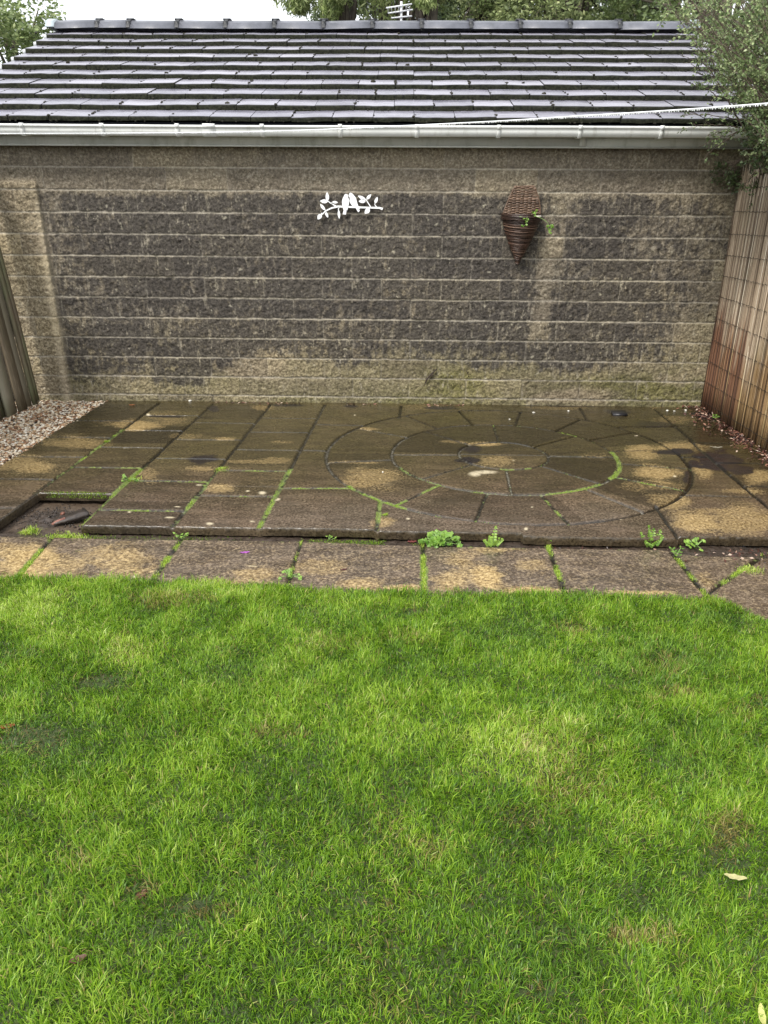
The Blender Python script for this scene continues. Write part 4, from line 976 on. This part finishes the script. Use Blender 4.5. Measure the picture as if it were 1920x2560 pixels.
def weed(px, py, z, kind, size, label, name='weed', cat='weed', group='weeds growing in the paving gaps', ti=.5, n_=12):
    b = G(px, py, z); root = empty(name, b); tag(root, label, cat, group)
    ms, ml = MB(), MB()
    for i in range(n_):
        a = rng.uniform(0, 2 * pi); 
        if kind == 'rosette':
            L = size * rng.uniform(.35, 1.0); el_ = rng.uniform(.35, .95); e = b + np.array([cos(a) * L * 1.15, sin(a) * L * .5, size * (1.0 - .75 * (L / size) ** 2) * rng.uniform(.75, 1.1)]); 
            ms.tube([b, b + (e - b) * .5 + (0, 0, L * .2), e], .0016, 4)
            for q in range(3):
                aa = a + (q - 1) * .9; leaf_fan(ml, e - (0, 0, .002 * q), (cos(aa), sin(aa) * .6 - .25, -.25 + rng.normal(0, .3)), size * .30 * rng.uniform(.7, 1.2), (rng.normal(0, .3), -.8, .8), 5, ti - .12 * q, .85, .34)
        elif kind == 'fern':
            el_ = rng.uniform(.6, 1.8) if i else 4; L = size * (rng.uniform(.45, .85) if i else 1.0); dv = np.array([cos(a), sin(a) * .7, el_]); dv /= np.linalg.norm(dv); e = b + dv * L
            ms.tube([b, b + dv * L * .5 + (0, 0, L * .04), e], .0014, 4)
            for q in range(5):
                p = b + dv * L * (.40 + .60 * q / 4); sz = size * .17 * (1.15 - .15 * q)
                for sg in (-1, 1): leaf_fan(ml, p, (sg * sin(a + .6) + sg * .4, -.25, .35), sz, (0, -1, .5), 4, ti, .7, .32)
            leaf_fan(ml, e, (0, 0, 1), size * .15, (0, -1, .2), 3, ti, .7, .3)
        elif kind == 'sprig':
            L = size * rng.uniform(.5, 1); dv = np.array([cos(a), sin(a), rng.uniform(.6, 2)]); dv /= np.linalg.norm(dv); e = b + dv * L
            ms.tube([b, e], .0012, 4)
            for sg in (-1, 1): leaf_fan(ml, e, (sg * .8 * -sin(a) + cos(a) * .4, sg * .8 * cos(a), .2), size * .42, (0, -.5, 1), 1, ti, .5, .05)
    o1 = ms.build('stems', stemm); o2 = ml.build('foliage', weedm); reparent_keep([o1, o2], root)
weed(1103, 1368, -.06, 'rosette', .088, 'large leafy weed rosette, the biggest weed, below the patio edge', ti=.5, n_=40)
weed(1228, 1372, -.058, 'fern', .105, 'yellow-green ferny weed just right of the large leafy one', ti=.95, n_=7)
weed(1372, 1362, -.058, 'sprig', .05, 'small pale sprig against the riser, between the two upright ferny weeds', ti=.6, n_=6)
weed(1628, 1372, -.055, 'fern', .115, 'tallest upright ferny weed, below the pale corner slabs', ti=.55, n_=9)
weed(1592, 1358, -.05, 'sprig', .05, 'tiny leafy weed touching the left of the tallest ferny weed', ti=.4, n_=6)
weed(1738, 1372, -.055, 'rosette', .06, 'bright compact weed under the golden slab edge', ti=.75, n_=12)
weed(1688, 1392, PZ, 'sprig', .05, 'low straggly weed at the back end of a path joint', ti=.35, n_=7)
weed(722, 1447, PZ, 'rosette', .048, 'flat clover-like weed at the lawn edge in a path joint', ti=.7, n_=14)
weed(455, 1350, -.055, 'sprig', .055, 'two-leaved pale seedling by the corner of the patio edge', ti=.65, n_=5)
weed(822, 1352, -.058, 'sprig', .04, 'tiny pale seedling in the mossy strip', ti=.6, n_=4)
weed(322, 1203, -.003, 'rosette', .042, 'little green weed in the patio joint above the missing slab', ti=.55, n_=10)
weed(1790, 1050, -.002, 'sprig', .05, 'small green weed among the leaf litter by the reeds', ti=.3, n_=7)
# trailing sprig in the wicker planter
spr = empty('trailing_plant', (xm, 5.86, zrim)); tag(spr, 'thin green sprig trailing over the rim of the wicker basket', 'plant'); ms, ml = MB(), MB()
spc = []
def trail(pp, n_l, Y=5.80):
    pts = [WP(1220 + a / 8.295, 440 + b / 8.295, Y) for a, b in pp]; spc.append(MB().tube(pts, .0016, 5).build('stem', stemm))
    for p in pts[1:]:
        for q in range(n_l): 
            leaf_fan(ml, p + rng.normal(0, .003, 3), (rng.normal(), -.3, rng.normal() * .8), .018 * rng.uniform(.6, 1.2), (0, -1, .2), 3, .45, .7, .2)
trail([(820, 850), (780, 860), (800, 930), (790, 1000), (750, 1030)], 2); trail([(1000, 840), (1090, 870), (1180, 920), (1240, 980), (1285, 1060)], 0, 5.83)
for cxy in ((1300, 1030), (1240, 1110), (1265, 1130), (1330, 1040), (950, 780), (900, 800), (1000, 760), (790, 850)): 
    for q in range(4): leaf_fan(ml, WP(1220 + (cxy[0] + rng.normal(0, 20)) / 8.295, 440 + (cxy[1] + rng.normal(0, 20)) / 8.295, 5.83), (rng.normal(), -.3, rng.normal()), .018, (0, -1, .2), 3, .35, .8, .2)
trail([(650, 840), (740, 860), (800, 905)], 1)
reparent_keep(spc + [ml.build('foliage', weedm)], spr)

# ================================================================== WASHING LINE
lnm = simple('wet_plastic_cord', (.80, .83, .85), .3, .04)
cp_ = [(2100, 243, 2.35), (1920, 259, 2.6), (1700, 275, 2.9), (1450, 290, 3.25), (1250, 303, 3.55), (960, 317, 4.0), (780, 325, 4.35), (600, 330, 4.7), (300, 333, 5.2), (0, 333.5, 5.6)]
lp = np.array([WP(*q) for q in cp_]); tq = np.linspace(0, len(lp) - 1, 90)
lp = np.stack([np.interp(tq, np.arange(len(lp)), lp[:, i]) for i in range(3)], -1)
ker = np.ones(7) / 7
lps = lp.copy()
for i in range(3): lps[3:-3, i] = np.convolve(lp[:, i], ker, 'valid')
lps = np.concatenate([lps[:1] + (lps[:1] - lps[3:4]) * 6, lps, lps[-1:] + (lps[-1:] - lps[-4:-3]) * 2])
line = empty('washing_line', tuple(lps[45])); tag(line, 'white washing line beaded with raindrops, stretched across in front of the roof', 'washing line')
o1 = MB().tube(lps, .0027, 6).build('cord', lnm, None, True)
gl = NM('water_drop', .05); gl.col((.95, .97, 1.)); gl.b.inputs['IOR'].default_value = 1.33
md = MB(); seg = np.linalg.norm(np.diff(lps, axis=0), axis=1); cum = np.concatenate([[0], np.cumsum(seg)]); s_ = .2
sph = []
for a in np.linspace(0, pi, 5):
    for b in np.arange(6) * pi / 3: sph.append((sin(a) * cos(b), sin(a) * sin(b), cos(a)))
sph = np.array(sph); sq = [(i * 6 + j, i * 6 + (j + 1) % 6, i * 6 + 6 + (j + 1) % 6, i * 6 + 6 + j) for i in range(4) for j in range(6)]
while s_ < cum[-1]:
    p = np.array([np.interp(s_, cum, lps[:, i]) for i in range(3)]); r_ = rng.uniform(.0012, .0026)
    md.add(sph * np.array([r_, r_, r_ * 1.25]) + p - np.array([0, 0, .0026 + r_ * .5]), None, sq); s_ += rng.uniform(.006, .014)
o2 = md.build('raindrops', gl.m, None, True); o2['kind'] = 'stuff'
reparent_keep([o1, o2], line)

# ================================================================== SMALL THINGS
# sodden wood offcut in the hole
wm2 = simple('rotten_wood', (.035, .027, .022), .45, .5, 40, .004); pk = simple('broken_wood_end', (.22, .10, .075), .6, .3, 60)
a = G(*D6(350, 858), -.048); b = G(*D6(565, 785), -.03)
woff = empty('wood_offcut', tuple((a + b) / 2)); tag(woff, 'wet dark broken wood offcut lying in the muddy missing-slab hole', 'wood piece')
dv = (b - a) / np.linalg.norm(b - a); sd2 = np.cross(dv, (0, 0, 1.)); sd2 /= np.linalg.norm(sd2)
m_ = MB(); rows_ = []; nn = 12
for i in range(nn):
    f = i / (nn - 1); p = a + (b - a) * f; wd = (.010 + .028 * min(1, f * 1.8)) * (1 + rng.normal(0, .06)); hh = .010 + .010 * min(1, 2 * f)
    rows_.append([p + sd2 * wd + (0, 0, -.004), p - sd2 * wd * .9 + (0, 0, 0), p - sd2 * wd * .8 + (0, 0, hh + rng.normal(0, .001)), p + sd2 * wd * .7 + (0, 0, hh * .8 + rng.normal(0, .0015))])
Q = [(i * 4 + s_, i * 4 + (s_ + 1) % 4, i * 4 + 4 + (s_ + 1) % 4, i * 4 + 4 + s_) for i in range(nn - 1) for s_ in range(4)] + [(0, 3, 2, 1), (44, 45, 46, 47)]
m_.add(np.array(rows_).reshape(-1, 3), None, Q); o1 = m_.build('plank', wm2)
o2 = MB().tube([a - dv * .01 + (0, 0, .004), a + dv * .02 + (0, 0, .006), a + dv * .06 + (0, 0, .010)], [.006, .011, .009], 7).build('splintered_end', pk); reparent_keep([o1, o2], woff)
def rock(name, p, sz, c, label, cat, seed, rough=.5, flat=.7, group=None):
    m = simple(name + '_stone', c, rough, .3, 40, .002)
    o = pebbles(np.array([0.]), np.array([0.]), np.array([0.]), np.array([sz]), name, m, seed, flat); o.location = p; tag(o, label, cat, group); return o
rock('quartz_stone', G(386, 1331, -.045), .017, (.72, .68, .64), 'white quartz lump against the patio riser in the mossy strip', 'stone', 3, .3, 1.)
rock('clay_fragment', G(*D6(405, 790), -.046), .015, (.14, .055, .035), 'reddish brick fragment sunk in the mud of the hole', 'brick piece', 4)
g_ = 'white pebbles strewn at the foot of the wall'
for px, py, sz, sd3, lb in ((1668, 1026, .012, 11, 'white pebble at the wall foot, left of the pair near the reeds'), (1686, 1028, .013, 12, 'white pebble at the wall foot, middle of the row near the reeds'), (1714, 1026, .015, 13, 'largest white pebble in the wall corner beside the reeds'), (1334, 1031, .012, 14, 'white pebble near the wall, below the planter'),
                            (1274, 1048, .008, 15, 'tiny white pebble on the back slabs, a step out from the wall'), (1421, 1027, .009, 16, 'small white pebble at the wall foot left of the slate'), (427, 999, .013, 17, 'white pebble at the wall foot near the gravel'), (475, 1002, .011, 18, 'white pebble at the wall foot between two slab joints'), (957, 1180, .006, 19, 'speck of white stone on the dark circle paving')):
    rock('white_pebble', G(px, py, .004), sz, (.66, .64, .58), lb, 'pebble', sd3, .4, .6, g_)
sl_ = MB(); p = G(1547, 1036, .004); sl_.box((p[0] - .05, p[1] - .035, -.002), (p[0] + .055, p[1] + .045, .020), .002); tag(sl_.build('slate_piece', simple('black_slate', (.018, .018, .021), .4, .3, 30, .002)), 'flat black piece of slate lying by the foot of the wall', 'slate')
lsk = MB(); pts = [WP(*q, 5.975) for q in ((1062, 962), (1066, 950), (1076, 938), (1084, 930), (1092, 922))]; lsk.tube(pts, [.003, .006, .006, .004, .003], 6).tube([pts[2], WP(1079, 944, 5.97), WP(1082, 936, 5.97)], .004, 5).tube([WP(1076, 962, 5.975), WP(1090, 968, 5.975), WP(1097, 985, 5.975)], .0015, 4).tube([WP(1165, 925, 5.975), WP(1170, 935, 5.975), WP(1172, 943, 5.975)], .002, 4)
tag(lsk.build('dead_creeper', simple('dead_root', (.03, .018, .016), .7)), 'dead black creeper stub clinging to the lowest pale blocks', 'creeper')
# fallen leaves / petal
def curled(name, p, L, W, c, label, cat, az_=0., curl=.3, tl=.3, group=None):
    m = NM(name + '_skin', .5); cc = m.ramp(m.noise(70, 4), (.3, tuple(x * .6 for x in c)), (.7, c)); m.col(cc); m.translucent(cc, tl)
    nxx, nyy = 9, 5; V = []
    for j in range(nyy):
        for i in range(nxx):
            f = i / (nxx - 1); g_2 = (j / (nyy - 1) - .5) * 2; wd = W * (sin(pi * (f * .94 + .03)) ** .7) * .5
            V.append(((f - .5) * L, g_2 * wd, curl * L * ((f - .5) ** 2 + .6 * (g_2 * wd / L) ** 2 * 4) + .0015 * sin(i * 2.1 + j * 3)))
    V = np.array(V); x_, y_ = V[:, 0].copy(), V[:, 1].copy(); V[:, 0] = x_ * cos(az_) - y_ * sin(az_); V[:, 1] = x_ * sin(az_) + y_ * cos(az_)
    o = mk(name, V, grid_faces(nxx, nyy), m.m, None, None, True); o.location = p; tag(o, label, cat, group); return o
curled('petal', G(612, 1381, PZ + .004), .045, .018, (.55, .16, .62), 'small bright purple petal lying on the path slab', 'petal', .2, .2)
fl = 'leaves fallen on the lawn'
curled('fallen_leaf', G(18, 1816, -.022), .045, .022, (.34, .10, .03), 'orange-brown fallen leaf on the grass at the left edge', 'leaf', .3, .25, group=fl)
curled('fallen_leaf', G(352, 2240, -.026), .035, .020, (.20, .09, .05), 'brown curled leaf in a hollow of the grass', 'leaf', 1.0, .5, group=fl)
curled('fallen_leaf', G(195, 2400, -.024), .036, .018, (.18, .09, .06), 'dull brown crumpled leaf low in the grass near the bottom left', 'leaf', .5, .6, group=fl)
curled('fallen_leaf', G(1838, 2193, -.018), .052, .017, (.66, .62, .30), 'pale cream leaf lying on the grass below the straw patch', 'leaf', -.2, .3, group=fl)
curled('fallen_leaf', G(1905, 2540, -.012), .05, .014, (.70, .70, .24), 'pale yellow upright leaf at the bottom right corner', 'leaf', 1.3, .4, group=fl)
curled('fallen_leaf', G(1735, 1880, -.022), .035, .022, (.16, .06, .05), 'dark red-brown leaf on the right of the lawn', 'leaf', .9, .5, group=fl)
fp = 'dead leaves lying on the paving'
curled('dead_leaf', G(1030, 1354, -.052), .045, .022, (.28, .09, .08), 'dull red leaf in the strip beside the large weed', 'leaf', .1, .2, group=fp)
curled('dead_leaf', G(859, 1424, PZ + .004), .035, .014, (.10, .03, .03), 'dark maroon scrap of leaf on the middle path slab', 'leaf', .4, .3, group=fp)
curled('dead_leaf', G(330, 1013, .004), .05, .03, (.38, .16, .07), 'orange leaf at the wall foot near the gravel', 'leaf', 0, .3, group=fp)
curled('dead_leaf', G(187, 1453, PZ + .006), .04, .02, (.22, .07, .05), 'small red leaf where the left path slab meets the lawn', 'leaf', 0, .3, group=fp)
curled('dead_leaf', G(1590, 1090, .004), .035, .018, (.58, .50, .36), 'cream coloured leaf on the golden circle slabs', 'leaf', .6, .3, group=fp)
curled('dead_leaf', G(1790, 1118, .004), .08, .016, (.62, .58, .46), 'long pale leaf on the black stained slab', 'leaf', -.1, .2, group=fp)
# leaf litter
ltm = NM('leaf_litter_skin', .5); ltm.col(ltm.ramp(ltm.attr('tint'), (0, (.022, .012, .010)), (.45, (.10, .035, .025)), (.75, (.24, .12, .08)), (1, (.50, .40, .32))))
lt = MB()
def litter(x, y, z, s):
    n_ = len(x)
    for i in range(n_):
        a = rng.uniform(0, 2 * pi); u_ = np.array([cos(a), sin(a), rng.normal(0, .35)]); v_ = np.array([-sin(a), cos(a), rng.normal(0, .35)]); c = np.array([x[i], y[i], z[i]]); L = s * rng.uniform(.5, 1.5); W_ = L * rng.uniform(.15, .5)
        lt.add([c - u_ * L, c + v_ * W_ + (0, 0, .003), c + u_ * L, c - v_ * W_], None, [(0, 1, 2, 3)], tint=float(rng.random() ** 1.3))
y = rng.uniform(4.4, 6.0, 900); x = 2.375 - np.abs(rng.normal(0, .07, 900)) * (1 + .9 * np.exp(-((y - 5.45) / .25) ** 2)); litter(x, y, np.full(900, .006) + rng.uniform(0, .014, 900), .013)
x = rng.uniform(-1.5, 2.3, 420); x = x[(vnoise(x * 3, x * 0, seed=5) > .45)]; litter(x, 5.955 - np.abs(rng.normal(0, .025, len(x))), np.full(len(x), .006), .010)
x = rng.uniform(.55, 2.2, 320); litter(x, 3.36 + rng.normal(0, .022, 320), np.full(320, -.056), .009)
x = rng.normal(1.72, .16, 60); litter(x, 3.26 + rng.normal(0, .06, 60), np.full(60, PZ + .004), .010)
tag(lt.build('leaf_litter', ltm.m), 'red-brown leaf litter gathered against the reeds and wall', 'leaf litter', kind='stuff')
# moss clods on the roof
mcm = simple('roof_moss', (.020, .018, .011), .95, .5, 80, .004)
xs_, ys_, zs_, ss_ = [], [], [], []
for kk in range(10):
    off = .0 if kk % 2 == 0 else TW / 2
    for x in np.arange(RXL - off, RXR, TW):
        if rng.random() < .80:
            for q in range(rng.integers(1, 6)):
                yy = EY + EXP_ * kk + rng.uniform(.0, .20); xs_.append(x + rng.normal(0, .004)); ys_.append(yy); zs_.append(EZ + RISE * kk + (RISE - TH) / EXP_ * (yy - EY - EXP_ * kk)); ss_.append(rng.uniform(.006, .014))
        if rng.random() < .10:
            yy = EY + EXP_ * kk + rng.uniform(.02, .18); xs_.append(x + rng.uniform(.04, .24)); ys_.append(yy); zs_.append(EZ + RISE * kk + (RISE - TH) / EXP_ * (yy - EY - EXP_ * kk)); ss_.append(rng.uniform(.010, .026))
        for q in range(3):   # fringe under the tile noses
            xs_.append(x + rng.uniform(0, TW)); ys_.append(EY + EXP_ * kk - .006); zs_.append(EZ + RISE * kk - TH + .004); ss_.append(rng.uniform(.004, .009))
o = pebbles(np.array(xs_), np.array(ys_), np.array(zs_), np.array(ss_), 'roof_moss', mcm, 21, .7); tag(o, 'dark clods of moss scattered over the grey roof tiles', 'moss', kind='stuff')

# ================================================================== TREES, SHRUB, AERIAL
def crown_leaves(centers, radii, n_per, size, seed, asp=.45, droop=0.):
    r = np.random.default_rng(seed); Cn = np.repeat(centers, n_per, 0); Rr = np.repeat(radii, n_per)
    n_ = len(Cn); d = r.normal(0, 1, (n_, 3)); d /= np.linalg.norm(d, axis=1)[:, None]; p = Cn + d * (Rr * r.uniform(.25, 1.0, n_) ** .5)[:, None] * np.array([1, 1, .75])
    a = r.normal(0, 1, (n_, 3)); a[:, 2] = a[:, 2] * .6 - droop; a /= np.linalg.norm(a, axis=1)[:, None]
    b = np.cross(a, r.normal(0, 1, (n_, 3))); b /= np.linalg.norm(b, axis=1)[:, None]
    L = (size * r.uniform(.6, 1.3, n_))[:, None]
    V = np.stack([p - a * L * .5, p + b * L * asp * .5, p + a * L * .5, p - b * L * asp * .5], 1).reshape(-1, 3)
    Q = (np.arange(n_) * 4)[:, None] + np.array([[0, 1, 2, 3]]); return V, Q, n_
barkm = simple('bark', (.10, .085, .065), .9, .4, 12, .01)
def treemat(name, c0, c1, c2): m = NM(name, .45); cc = m.ramp(m.attr('tint'), (0, c0), (.55, c1), (1, c2)); m.col(cc); m.translucent(cc, .3); return m.m
tm_mid = treemat('foliage_mid', (.06, .09, .03), (.20, .27, .10), (.46, .52, .25)); tm_dark = treemat('foliage_dark', (.035, .058, .03), (.11, .155, .07), (.28, .34, .17))  # far-tree leaf colours lifted, pale haze put into the colour
tm_wil = treemat('foliage_willow', (.09, .13, .04), (.28, .36, .13), (.56, .60, .30)); tm_pale = treemat('foliage_pale', (.08, .11, .045), (.26, .32, .13), (.52, .56, .28))
def tree(name, px, Y, zc, r, mat, label, seed, ncl=70, npl=260, size=.06, asp=.45, droop=0., group='trees standing beyond the garage'):
    r_ = np.random.default_rng(seed); X_ = WP(px, 60, Y)[0]; root = empty(name, (X_, Y, 0)); tag(root, label, 'tree', group)
    u_ = r_.normal(0, 1, (ncl, 3)); u_ /= np.linalg.norm(u_, axis=1)[:, None]; cc = np.array([X_, Y, zc]) + u_ * np.array(r) * (r_.uniform(.2, 1, ncl) ** .45)[:, None]
    rad = r_.uniform(.16, .42, ncl) * min(r); V, Q, n_ = crown_leaves(cc, rad, npl, size, seed + 1, asp, droop)
    ct = np.repeat(r_.normal(0, .14, ncl), npl); ti = np.clip(.5 + ct + r_.normal(0, .2, n_), 0, 1)
    o1 = mk('crown', V, Q, mat, None, dict(tint=np.repeat(ti, 4)))
    m_ = MB(); m_.tube([(X_, Y, -.2), (X_ + .05, Y, zc * .5), (X_ + .1, Y, zc), (X_ + .05, Y, zc + r[2] * .5)], [.17, .13, .08, .03], 8)
    for c_ in cc[:: max(1, ncl // 26)]: m_.tube([(X_ + .05, Y, zc * .55), tuple((np.array([X_, Y, zc]) * .6 + c_ * .4) + (0, 0, -.1)), tuple(c_)], [.05, .03, .008], 5)
    o2 = m_.build('trunk', barkm); reparent_keep([o1, o2], root)
tree('broadleaf_tree', 15, 12.5, 3.15, (1.35, 1.1, .98), tm_mid, 'rounded green tree beyond the left end of the roof', 301, 80, 300, .075)
tree('willow_tree', 845, 13.5, 5.2, (1.0, .9, 1.35), tm_wil, 'loose pale willowy tree, leftmost above the ridge beside the open sky', 302, 60, 260, .12, .2, 1.2)
tree('dark_tree', 985, 17, 5.2, (1.5, 1.2, 1.7), tm_dark, 'dark tree above the ridge behind the television aerial', 303, 70, 260, .09)
tree('willow_tree', 1062, 12.6, 4.6, (.45, .6, .75), tm_wil, 'small pale narrow-leaved tree just right of the television aerial', 304, 26, 220, .12, .2, 1.2)
tree('broadleaf_tree', 1215, 14, 4.9, (1.15, 1.2, 1.5), tm_mid, 'bushy mid-green tree above the middle of the ridge', 305, 70, 300, .07)
tree('broadleaf_tree', 1405, 12.4, 4.6, (1.1, 1.1, 1.3), tm_pale, 'pale yellowish-green tree above the right half of the ridge', 306, 70, 300, .07)
tree('dark_tree', 1580, 15.5, 5.1, (1.2, 1.2, 1.7), tm_dark, 'dark evergreen tree above the right end of the ridge', 307, 70, 280, .08)
tree('broadleaf_tree', 1790, 11.5, 3.9, (1.5, 1.3, 1.9), tm_mid, 'tall green tree behind the grey-green shrub at the right', 308, 100, 300, .07)
tree('dark_tree', 1300, 20, 5.8, (3.6, 1.5, 2.6), tm_dark, 'broad dark tree filling the gaps behind the nearer ones', 309, 120, 240, .12)
# television aerial
aer = empty('tv_aerial', tuple(WP(1003, 40, 11.2))); al = simple('aluminium', (.62, .64, .66), .3)
tag(aer, 'thin pale television aerial rising over the middle of the ridge', 'aerial'); zt_ = WP(1003, 4, 11.2)[2]; xz = WP(1003, 40, 11.2)[0]
o1 = MB().tube([(xz, 11.2, 0), (xz, 11.2, zt_)], .016, 8).build('mast', al); ch = [o1]
for (a1, b1, a2, b2) in ((965, 20, 1030, 10), (970, 33, 1032, 24), (978, 45, 1030, 40)): ch.append(MB().tube([WP(a1, b1, 11.18), WP(a2, b2, 11.18)], .009, 6).build('rod', al))
m_ = MB()
for q in range(7): p = WP(970 + q * 9, 18 + (30 - 3 * q) * .25, 11.17); m_.tube([p + (0, -.1, 0), p + (0, .1, 0)], .005, 5)
ch.append(m_.build('element', al)); reparent_keep(ch, aer)

# large small-leaved shrub over the right fence
shm = treemat('shrub_foliage', (.050, .085, .030), (.175, .245, .095), (.48, .56, .27)); twm = simple('shrub_twig', (.10, .075, .055), .8, .3, 30)
shrub = empty('shrub', (2.85, 5.1, 0)); tag(shrub, 'arching small-leaved grey-green shrub spilling over the right fence and roof end', 'shrub')
rs = np.random.default_rng(77); st_ = MB(); LP, LD, LT = [], [], []
def stem(p0, p1, arch, tw, nl, r0=.007, ts=.0, spread=.10, frm=.35):
    p0, p1 = np.array(p0, float), np.array(p1, float); n_ = 12; f = np.linspace(0, 1, n_)[:, None]
    mid = (p0 + p1) / 2 + np.array([0, 0, arch]); pts = (1 - f) ** 2 * p0 + 2 * f * (1 - f) * mid + f ** 2 * p1 + rs.normal(0, .008, (n_, 3)) * f
    st_.tube(pts, np.linspace(r0, .0012, n_), 4)
    for q in range(tw):
        g_3 = frm + (1 - frm) * rs.random(); i = min(n_ - 2, int(g_3 * (n_ - 1))); b = pts[i] + (pts[i + 1] - pts[i]) * rs.random()
        ax = pts[i + 1] - pts[i]; ax /= np.linalg.norm(ax); d = ax * .9 + rs.normal(0, .75, 3); d[2] += .1; d /= np.linalg.norm(d); L = spread * rs.uniform(.5, 1.4); e = b + d * L + np.array([0, 0, -.15 * L])
        st_.tube([b, (b + e) / 2 + (0, 0, .01), e], [.0018, .0014, .0008], 3, False)
        k_ = int(nl * L / spread); u_ = rs.uniform(.1, 1.05, k_)[:, None]; LP.append(b + (e - b) * u_ + rs.normal(0, .006, (k_, 3))); LD.append(d + rs.normal(0, .8, (k_, 3))); LT.append(np.full(k_, ts) + rs.normal(0, .2, k_))
left_lim = lambda py: np.interp(py, [-80, 0, 60, 130, 200, 280, 330], [1560, 1640, 1700, 1725, 1775, 1815, 1860])
for i in range(330):
    py = rs.uniform(-110, 345); Yd = rs.uniform(4.75, 6.0); lim = left_lim(py); px = lim + (2080 - lim) * rs.random() ** .8 
    tip = WP(px, py, Yd); rt = np.array([rs.uniform(2.62, 3.0), rs.uniform(4.8, 5.6), rs.uniform(1.0, 1.7)]); 
    stem(rt, tip, rs.uniform(.02, .2), 12, 16, .005, rs.normal(.55, .14) - (.2 if py > 230 else 0), .10)
for i in range(90):      # hanging, darker skirt over the fence top
    tip = WP(rs.uniform(1868, 1990), rs.uniform(300, 440), rs.uniform(5.2, 5.85)); rt = np.array([rs.uniform(2.5, 2.9), rs.uniform(5.1, 5.7), rs.uniform(1.85, 2.2)]); stem(rt, tip, .08, 9, 14, .005, .12, .07)
for a_, b_, c_ in (((1880, 305), (1700, 290), 5.3), ((1850, 320), (1722, 318), 5.3), ((1890, 320), (1750, 365), 5.4), ((1870, 315), (1745, 405), 5.45), ((1800, 190), (1700, 140), 5.7), ((1810, 210), (1715, 155), 5.7), ((1800, 250), (1735, 210), 5.6), ((1830, 330), (1765, 345), 5.4)):
    stem(WP(*a_, c_), WP(*b_, c_), .03, 9, 7, .0035, .45, .055, .1)
for i in range(16): stem(WP(1850, 400, 5.85), WP(rs.uniform(1775, 1850), rs.uniform(410, 475), 5.93), .02, 4, 8, .003, .05, .04)
for i in range(5): stem(WP(1890, 430, 5.6), WP(rs.uniform(1850, 1915), rs.uniform(470, 520), 5.7), .02, 5, 6, .003, .2, .04)
LP = np.concatenate(LP); LD = np.concatenate(LD); LT = np.clip(np.concatenate(LT), 0, 1); n_ = len(LP)
LD /= np.linalg.norm(LD, axis=1)[:, None]; sd4 = np.cross(LD, rs.normal(0, 1, (n_, 3))); sd4 /= np.linalg.norm(sd4, axis=1)[:, None]; L = rs.uniform(.013, .026, n_)[:, None]
V = np.stack([LP, LP + LD * L * .5 + sd4 * L * .27, LP + LD * L, LP + LD * L * .5 - sd4 * L * .27], 1).reshape(-1, 3)
o1 = mk('foliage', V, (np.arange(n_) * 4)[:, None] + np.array([[0, 1, 2, 3]]), shm, None, dict(tint=np.repeat(LT, 4)))
o2 = st_.build('branches', twm); reparent_keep([o1, o2], shrub); print('shrub leaves', n_)
